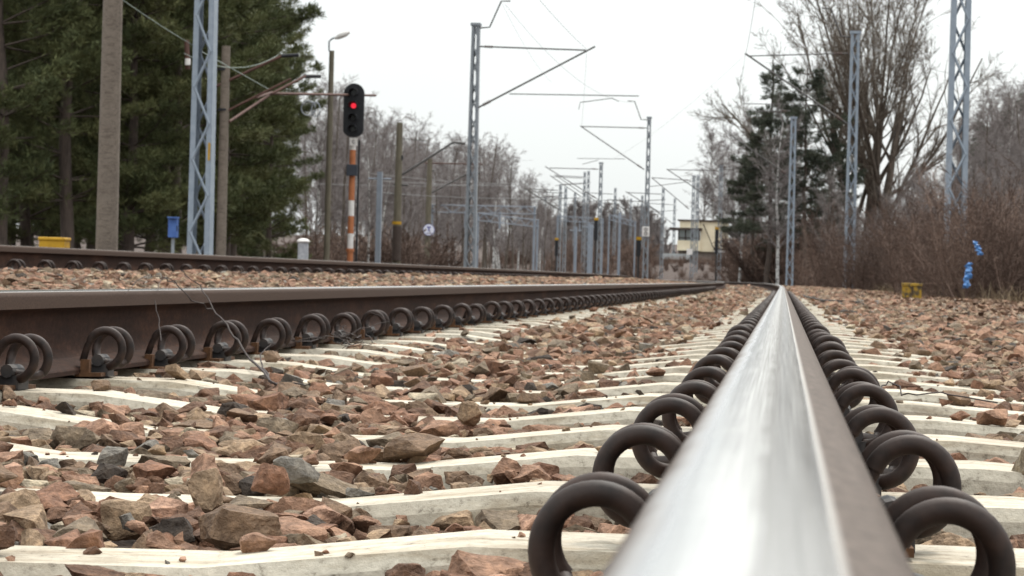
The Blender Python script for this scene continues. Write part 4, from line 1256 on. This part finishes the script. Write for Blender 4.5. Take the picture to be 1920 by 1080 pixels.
def pine_meshes(seed, H, crown0, spread, needle, dense=1.0, tuft=.30, cone=False, gap=.12):
    r = np.random.default_rng(seed)
    trunk, crown = MB(), MB()
    zs = np.linspace(0, H, 12)
    bend = np.cumsum(r.normal(0, .05, (12, 2)), 0)
    pts = [(bend[i, 0] if i else 0, bend[i, 1] if i else 0, zs[i]) for i in range(12)]
    trunk.tube(pts, list(np.linspace(H * .0125, .03, 12)), 8)
    c_p, c_d, c_s, c_t = [], [], [], []
    bs = [[], [], [], []]
    z = crown0
    while z < H:
        f = (z - crown0) / (H - crown0)
        L = spread * ((1 - f) ** .8 if cone else (math.sin(math.pi * (.18 + .8 * f)) ** .7)) * r.uniform(.75, 1.15) + .25
        for k in range(r.integers(4, 7)):
            if r.uniform() < gap: continue
            a = r.uniform(0, 6.28)
            l_ = L * r.uniform(.6, 1.15)
            el = r.uniform(-.1, .45) if not cone else r.uniform(-.3, .15)
            d = np.array([math.cos(a) * math.cos(el), math.sin(a) * math.cos(el), math.sin(el)])
            b0_ = np.array([np.interp(z, zs, bend[:, 0]), np.interp(z, zs, bend[:, 1]), z])
            mid = b0_ + d * l_ * .55; end = b0_ + d * l_ + np.array([0, 0, (.10 if not cone else .06) * l_])
            for (u, v, ra, rb) in ((b0_, mid, .03, .02), (mid, end, .02, .008)):
                bs[0].append(u); bs[1].append(v); bs[2].append(ra); bs[3].append(rb)
            n = max(4, int(l_ * 11 * dense))
            sub = r.uniform(.25, .9)
            for j in range(n):
                s_ = r.uniform(.3, 1.02) ** .8
                q = (b0_ + (mid - b0_) * s_ / .55) if s_ < .55 else mid + (end - mid) * (s_ - .55) / .45
                side = np.cross(d, [0, 0, 1.]) * r.normal(0, .20 * l_ * (1.1 - s_) + .06)
                c_p.append(q + side + np.array([0, 0, r.normal(.03, .07)]))
                c_d.append(d * .6 + np.array([0, 0, .55]) + r.normal(0, .35, 3) + side * .8)
                c_s.append(tuft * r.uniform(.65, 1.25)); c_t.append(np.clip(sub + r.normal(0, .16), 0, 1))
        z += r.uniform(.22, .42) * (H / 12 + .3)
    seg_tubes(trunk, *bs, 4, np.full(len(bs[0]), .5))
    # each tuft: a spray of thin needle blades
    c_p = np.array(c_p); c_d = np.array(c_d); c_d /= np.linalg.norm(c_d, axis=1, keepdims=True)
    nb = 15
    N = len(c_p)
    dirs = c_d[:, None, :] + r.normal(0, .55, (N, nb, 3)); dirs /= np.linalg.norm(dirs, axis=2, keepdims=True)
    sz = np.array(c_s)[:, None, None] * r.uniform(.7, 1.2, (N, nb, 1))
    sd_ = np.cross(dirs, r.normal(size=(N, nb, 3))); sd_ /= np.linalg.norm(sd_, axis=2, keepdims=True)
    o = c_p[:, None, :] + r.normal(0, .04, (N, nb, 3))
    V = np.stack([o, o + dirs * sz * .55 + sd_ * sz * .055, o + dirs * sz, o + dirs * sz * .55 - sd_ * sz * .055], 2).reshape(-1, 3)
    crown.add(V, np.arange(N * nb * 4).reshape(-1, 4), np.repeat(c_t, nb * 4))
    return trunk.mesh('trunk', M_PINEBARK, True), crown.mesh('crown', needle)
def plant_tree(name, meshes, x, y, label, group, scale=1.0, cat='tree', z=None, rz=None, sz=1.0):
    gz = float(land(x, y)) - .1 if z is None else z
    t = thing(name, label, cat, (x, y, gz), group)
    t.rotation_euler.z = random.uniform(0, 6.28) if rz is None else rz
    t.scale = (scale, scale, scale * sz)
    link('trunk', meshes[0], t); link('crown', meshes[1], t)
    return t

# left pine wood
PN = [pine_meshes(10 + i, 13.0 + i % 3, 1.3 + .5 * (i % 3), 2.5, M_NEEDLE, 2.5, .205) for i in range(5)]
left_pines = [(500, 84, .66), (424, 76, .98), (396, 86, 1.05), (345, 66, 1.0), (300, 72, 1.05), (248, 64, .95), (170, 70, 1.05), (120, 62, 1.0), (55, 66, 1.0), (-5, 60, 1.0),
              (404, 98, 1.12), (385, 96, 1.2), (325, 92, 1.2), (270, 88, 1.2), (205, 90, 1.2), (140, 88, 1.2), (85, 90, 1.2), (20, 88, 1.2), (-60, 84, 1.2), (-90, 70, 1.1),
              (380, 112, 1.3), (330, 108, 1.35), (240, 106, 1.35), (150, 106, 1.35), (60, 106, 1.35), (-30, 104, 1.35), (474, 104, .80), (434, 92, .95), (375, 76, .9), (210, 76, 1.0), (90, 76, 1.0)]
pine_lb = {0: 'rightmost pine at the edge of the left wood against the sky', 1: 'pine behind the slim concrete pole, second from the wood edge', 3: 'pine directly behind the thick blue grey lattice mast', 5: 'pine just right of the thick concrete pole',
           7: 'pine left of the thick concrete pole', 8: 'pine above the yellow trackside box', 9: 'pine at the left edge of the frame'}
for i, (px_, Y, sc) in enumerate(left_pines):
    p = atY(px_, 480, Y)
    plant_tree('pine_tree', PN[i % 5], p.x, Y, pine_lb.get(i, 'dark green pine deep inside the left wood among many'), 'pines of the left wood', sc)
# bare birches of the left wood, getting smaller towards the yard
BR = [bare_tree_meshes(40 + i, birch_P(12.5 + i % 3), M_BIRCHBARK if i % 3 == 0 else M_BARK, M_TWIG, 'birch') for i in range(6)]
bi = [(585, 118, 230), (612, 128, 205), (640, 122, 215), (668, 135, 238), (692, 142, 250), (715, 150, 262), (740, 140, 285), (762, 155, 262), (780, 165, 272), (690, 118, 300), (805, 160, 330), (835, 172, 292), (857, 180, 288), (880, 185, 295), (905, 190, 288),
      (925, 200, 298), (945, 205, 318), (962, 215, 338), (700, 128, 280), (755, 145, 300), (625, 140, 225), (655, 148, 230), (890, 175, 310), (912, 205, 300), (935, 190, 330), (820, 150, 335), (868, 165, 330), (600, 135, 195), (728, 170, 270), (795, 190, 285), (845, 200, 300), (980, 225, 350), (995, 240, 362), (1012, 250, 372), (1035, 262, 388)]
rb = random.Random(31)
for i in range(46):
    q_ = 575 + 450 * (i + rb.random()) / 46
    bi.append((q_, 190 + (q_ - 575) * .16 + rb.uniform(-25, 40), float(np.interp(q_, [575, 640, 760, 900, 960, 1030], [205, 225, 270, 300, 335, 385])) + rb.uniform(-4, 50)))
for i, (px_, Y, topy) in enumerate(bi):
    p = atY(px_, 500, Y); H = atY(px_, topy, Y).z - float(land(p.x, Y))
    base_h = 12.5 + (i % 6) % 3
    lb = 'bare birch behind the street lamp' if i == 1 else 'bare birch right behind the red signal' if i == 3 else 'bare birch behind the thick old brown pole' if i == 6 else 'bare birch behind the round white sign' if i == 10 else 'bare birch behind the tall lattice mast' if i == 13 else 'bare purple grey birch in the row between signal and yard'
    plant_tree('birch_tree', BR[i % 6], p.x, Y, lb, 'bare birches left of the yard', H / base_h * 1.08)
# far bare wood closing the view
FR = [bare_tree_meshes(70 + i, {**birch_P(11.0), 'minr': .026, 'start': (.08, .1, .1, .1), 'shoots': (4.4, 2.6, 1.7, 0)}, M_BARK, M_TWIG, 'far') for i in range(3)]
r = random.Random(5)
fb = []
prof = [(1030, 390), (1060, 392), (1085, 380), (1120, 382), (1150, 378), (1175, 380), (1200, 386), (1225, 400), (1245, 420), (1262, 448)]
for i in range(84):
    px_ = 985 + 285 * (i + r.random()) / 84
    topy = np.interp(px_, [a for a, b in prof], [b for a, b in prof]) + r.uniform(-4, 40)
    Y = r.uniform(320, 450)
    p = atY(px_, 500, Y); g = float(land(p.x, Y))
    plant_tree('bare_tree', FR[i % 3], p.x, Y, 'distant bare purple brown tree closing the view behind the yard', 'far bare trees behind the yard', (atY(px_, topy, Y).z - g) / 11.0)
# right side: spruces, birches, the big bare tree
SPR = [pine_meshes(80 + i, 13.0, 3.6 + i, 2.35, M_NEEDLE2, 1.6, .25, cone=(i != 1), gap=.22) for i in range(3)]
for i, (px_, Y, topy, lb) in enumerate(((1440, 150, 108, 'tall dark conifer left of the pair, beside the white birch trunk'), (1512, 148, 128, 'dark conifer just left of the big bare tree'), (1408, 160, 205, 'smaller conifer at the left of the right hand wood'), (1478, 155, 240, 'conifer between the two tall ones, partly hidden'),
                                        (1555, 150, 250, 'dark conifer behind the trunk of the big bare tree'), (1402, 170, 300, 'low conifer right of the signal box mast'), (1835, 96, 215, 'dark conifer right of the open lattice mast'), (1880, 92, 205, 'dark conifer near the right edge of the frame'), (1915, 98, 175, 'dark conifer cut by the right edge'))):
    p = atY(px_, 500, Y); g = float(land(p.x, Y))
    plant_tree('conifer_tree', SPR[i % 3], p.x, Y, lb, 'conifers on the right', (atY(px_, topy, Y).z - g) / 13.0)
BW = [bare_tree_meshes(60 + i, birch_P(12), M_BIRCHBARK, M_TWIG, 'birch') for i in range(2)]
for i, (px_, Y, topy) in enumerate(((1459, 144, 225), (1336, 312, 245), (1372, 320, 238), (1318, 318, 265), (1388, 168, 250), (1425, 165, 230), (1497, 160, 260), (1352, 312, 280), (1740, 110, 300), (1765, 100, 330), (1812, 84, 240), (1850, 80, 210), (1875, 78, 180), (1900, 82, 170), (1925, 76, 190), (1830, 90, 235), (1790, 105, 290), (1865, 95, 200), (1890, 90, 190), (1545, 125, 330), (1570, 120, 350))):
    p = atY(px_, 500, Y); g = float(land(p.x, Y))
    lb = 'birch with bright white trunk between the conifers' if i == 0 else ('pale bare birch behind the signal box mast' if i in (1, 2, 3, 7) else ('bare thin tree beside the big bare tree' if i < 10 or i in (16, 19, 20) and i != 4 else 'bare thin tree in the brushwood at the right edge'))
    if i in (4, 5, 6): lb = 'bare birch among the conifers of the right hand wood'
    plant_tree('birch_tree', BW[i % 2] if i < 8 else BR[i % 6], p.x, Y, lb, 'bare birches on the right', (atY(px_, topy, Y).z - g) / (12.0 if i < 8 else 12.5 + (i % 6) % 3))
rr_ = random.Random(77)
for i in range(46):
    q_ = 1690 + 270 * (i + rr_.random()) / 46 if i % 3 else 1540 + 200 * rr_.random()
    Y = rr_.uniform(86, 128) if i % 3 else rr_.uniform(160, 185)
    ty = float(np.interp(q_, [1540, 1690, 1760, 1830, 1880, 1960], [330, 340, 320, 240, 185, 165])) + rr_.uniform(-5, 70)
    p = atY(q_, 500, Y); g = float(land(p.x, Y))
    plant_tree('bare_tree', BR[(1, 2, 4, 5)[i % 4]], p.x, Y, 'thin grey brown bare tree, one of the wood closing the right side', 'bare wood on the right', (atY(q_, ty, Y).z - g) / (12.5 + ((1, 2, 4, 5)[i % 4] % 3)))
for i in range(40):
    q_ = 1585 + 375 * (i + rr_.random()) / 40
    Y = rr_.uniform(60, 88) if q_ > 1700 else rr_.uniform(92, 112)
    ty = float(np.interp(q_, [1585, 1690, 1760, 1830, 1880, 1960], [400, 380, 350, 320, 290, 270])) + rr_.uniform(-20, 50)
    p = atY(q_, 500, Y); g = float(land(p.x, Y))
    if p.x - float(curve(Y)) < 3.0: continue
    plant_tree('bare_tree', BR[(1, 2, 4, 5)[i % 4]], p.x, Y, 'low thin bare tree standing in the brush, one of many', 'low bare trees in the brush', (atY(q_, ty, Y).z - g) / (12.5 + ((1, 2, 4, 5)[i % 4] % 3)))
p = atY(1632, 400, 156)
BIG = bare_tree_meshes(97, broom_P(18.5), M_BARK, M_BIGTWIG, 'big')
plant_tree('bare_tree', BIG, p.x, 156, 'big bare broom shaped tree towering behind the right hand mast', None, 1.22, rz=2.4, sz=1.12)

# ---------------------------------------------------------------- brush
SH = [shrub_mesh(120 + i, 2.0) for i in range(7)]
r = random.Random(9)
for i in range(230):
    px_ = 1390 + 560 * r.random()
    if i < 85:
        Y = r.uniform(41, 60); px_ = 1640 + 320 * r.random()
    elif i < 160: Y = r.uniform(60, 90); px_ = 1530 + 400 * r.random()
    else: Y = r.uniform(90, 150); px_ = 1380 + 480 * r.random()
    p = atY(px_, 520, Y)
    u = p.x - float(curve(Y))
    if u < 2.9: continue
    g = float(max(land(p.x, Y), bed(u, Y) if u < 4 else -9)) - .05
    o = link('shrub', SH[i % 7]); o.location = (p.x, Y, g); o.rotation_euler.z = r.uniform(0, 6.28)
    s_ = r.uniform(.85, 1.45) * (.85 if Y < 53 else 1) + .35 * min(1, max(0, (Y - 50) / 60)); o.scale = (s_, s_, s_ * r.uniform(.8, 1.15))
    tag(o, 'bare red brown shrub in the thicket on the right bank', 'shrub', 'bare shrubs on the right bank')
FS = [shrub_mesh(150 + i, 2.0) for i in range(4)]
def thicket(name, label, spots, shapes, seed):
    r = np.random.default_rng(seed); mb = MB()
    data = []
    for me in shapes:
        V = np.empty(len(me.vertices) * 3, np.float32); me.vertices.foreach_get('co', V)
        L = np.empty(len(me.loops), np.int32); me.loops.foreach_get('vertex_index', L)
        tn = np.empty(len(me.vertices), np.float32); me.attributes['tone'].data.foreach_get('value', tn)
        data.append((V.reshape(-1, 3), L.reshape(-1, 4), tn))
    for i, (x, y, z, s_) in enumerate(spots):
        V, L, tn = data[i % len(data)]
        a = r.uniform(0, 6.28); cs, sn = math.cos(a), math.sin(a)
        W = np.stack([V[:, 0] * cs - V[:, 1] * sn, V[:, 0] * sn + V[:, 1] * cs, V[:, 2]], 1) * s_ + (x, y, z)
        mb.n += 0
        mb.v.append(W); mb.f.append(L + mb.n); mb.n += len(W); mb.tone.append((tn + r.normal(0, .1)).clip(0, 1)); mb.mi.append(np.zeros(len(L), int))
    tag(mb.build(name, M_BRUSH), label, kind='stuff')
spots = []
for i in range(620):
    Y = r.uniform(110, 335); px_ = r.uniform(560, 1480)
    p = atY(px_, 520, Y); u = p.x - float(curve(Y)); u2 = p.x - float(curve2(Y))
    if -13.5 < u2 < 1 or (u < 3.0 and u2 > -8): continue
    spots.append((p.x, Y, float(land(p.x, Y)) - .1, r.uniform(.35, .6) if 1215 < px_ < 1390 else r.uniform(.9, 1.6)))
for i in range(40):
    Y = r.uniform(96, 150); px_ = r.uniform(380, 650)
    p = atY(px_, 520, Y); spots.append((p.x, Y, float(land(p.x, Y)) - .1, r.uniform(.5, .9)))
for i in range(110):
    Y = r.uniform(150, 235); px_ = r.uniform(1380, 1560)
    p = atY(px_, 520, Y); u = p.x - float(curve(Y))
    if u > 2.6: spots.append((p.x, Y, float(land(p.x, Y)) - .1, r.uniform(1.3, 2.2)))
FT = [shrub_mesh(170 + i, 2.0, 3.2) for i in range(4)]
thicket('undergrowth', 'red brown undergrowth below the far bare trees', spots, FT, 4)
spots = []
for i in range(150):
    Y = r.uniform(41, 150); px_ = r.uniform(1400, 1960)
    p = atY(px_, 520, Y); u = p.x - float(curve(Y))
    if u < 2.9: continue
    spots.append((p.x, Y, float(land(p.x, Y)) - .1, r.uniform(.6, 1.0)))
thicket('undergrowth', 'dense low red brown undergrowth on the right bank', spots, FS, 5)

# ---------------------------------------------------------------- leaf litter and dry grass along the edge of the stones
r = np.random.default_rng(3)
mb = MB()
N = 9000
y = r.uniform(16, 62, N); u = np.where(r.uniform(size=N) < .75, r.normal(3.3, .55, N), r.uniform(1.3, 3.6, N)).clip(1.2, 5.5)
x = u + curve(y)
z = np.maximum(bed(u, y), land(x, y)) + r.uniform(.0, .05, N)
q = np.stack([x, y, z], 1)
d1 = r.normal(size=(N, 3)) * [1, 1, .35]; d1 /= np.linalg.norm(d1, axis=1)[:, None]
d2 = np.cross(d1, r.normal(size=(N, 3))); d2 /= np.linalg.norm(d2, axis=1)[:, None]
sz = r.uniform(.018, .042, N)[:, None]
V = np.stack([q - d1 * sz, q + d2 * sz * .6, q + d1 * sz, q - d2 * sz * .6], 1).reshape(-1, 3)
mb.add(V, np.arange(N * 4).reshape(-1, 4), np.repeat(r.uniform(0, 1, N), 4))
M_LEAF = tone_mat('dead_leaves', [(0, (0.07, 0.04, 0.028)), (0.6, (0.17, 0.10, 0.065)), (1, (0.30, 0.21, 0.14))])
tag(mb.build('leaf_litter', M_LEAF), 'dead brown leaves at the edge of the stones under the brush', kind='stuff')
mb = MB()
N = 5200
y = r.uniform(30, 75, N); u = r.normal(3.9, .5, N).clip(2.7, 5.5)
x = u + curve(y)
z = np.maximum(np.where(u < 4.2, bed(u, y), -9), land(x, y)) - .02
q = np.stack([x, y, z], 1)
d = np.stack([r.normal(0, .5, N), r.normal(0, .5, N), np.ones(N)], 1) * r.uniform(.10, .34, N)[:, None]
e = q + d; m_ = q + d * .55 + np.stack([d[:, 0] * -.1, d[:, 1] * -.1, d[:, 2] * .1], 1)
wv = np.stack([np.full(N, .004), r.normal(0, .003, N), np.zeros(N)], 1)
V = np.stack([q - wv, q + wv, m_ + wv * .8, m_ - wv * .8, e + wv * .2, e - wv * .2], 1).reshape(-1, 3)
k = np.arange(N)[:, None] * 6
mb.add(V, np.concatenate([k + [0, 1, 2, 3], k + [3, 2, 4, 5]]), np.repeat(r.uniform(0, 1, N), 6))
M_DRYGRASS = tone_mat('dry_grass_blades', [(0, (0.09, 0.062, 0.038)), (0.6, (0.16, 0.115, 0.07)), (1, (0.24, 0.185, 0.12))])
tag(mb.build('dry_grass', M_DRYGRASS), 'thin dry grass along the foot of the brush', kind='stuff')
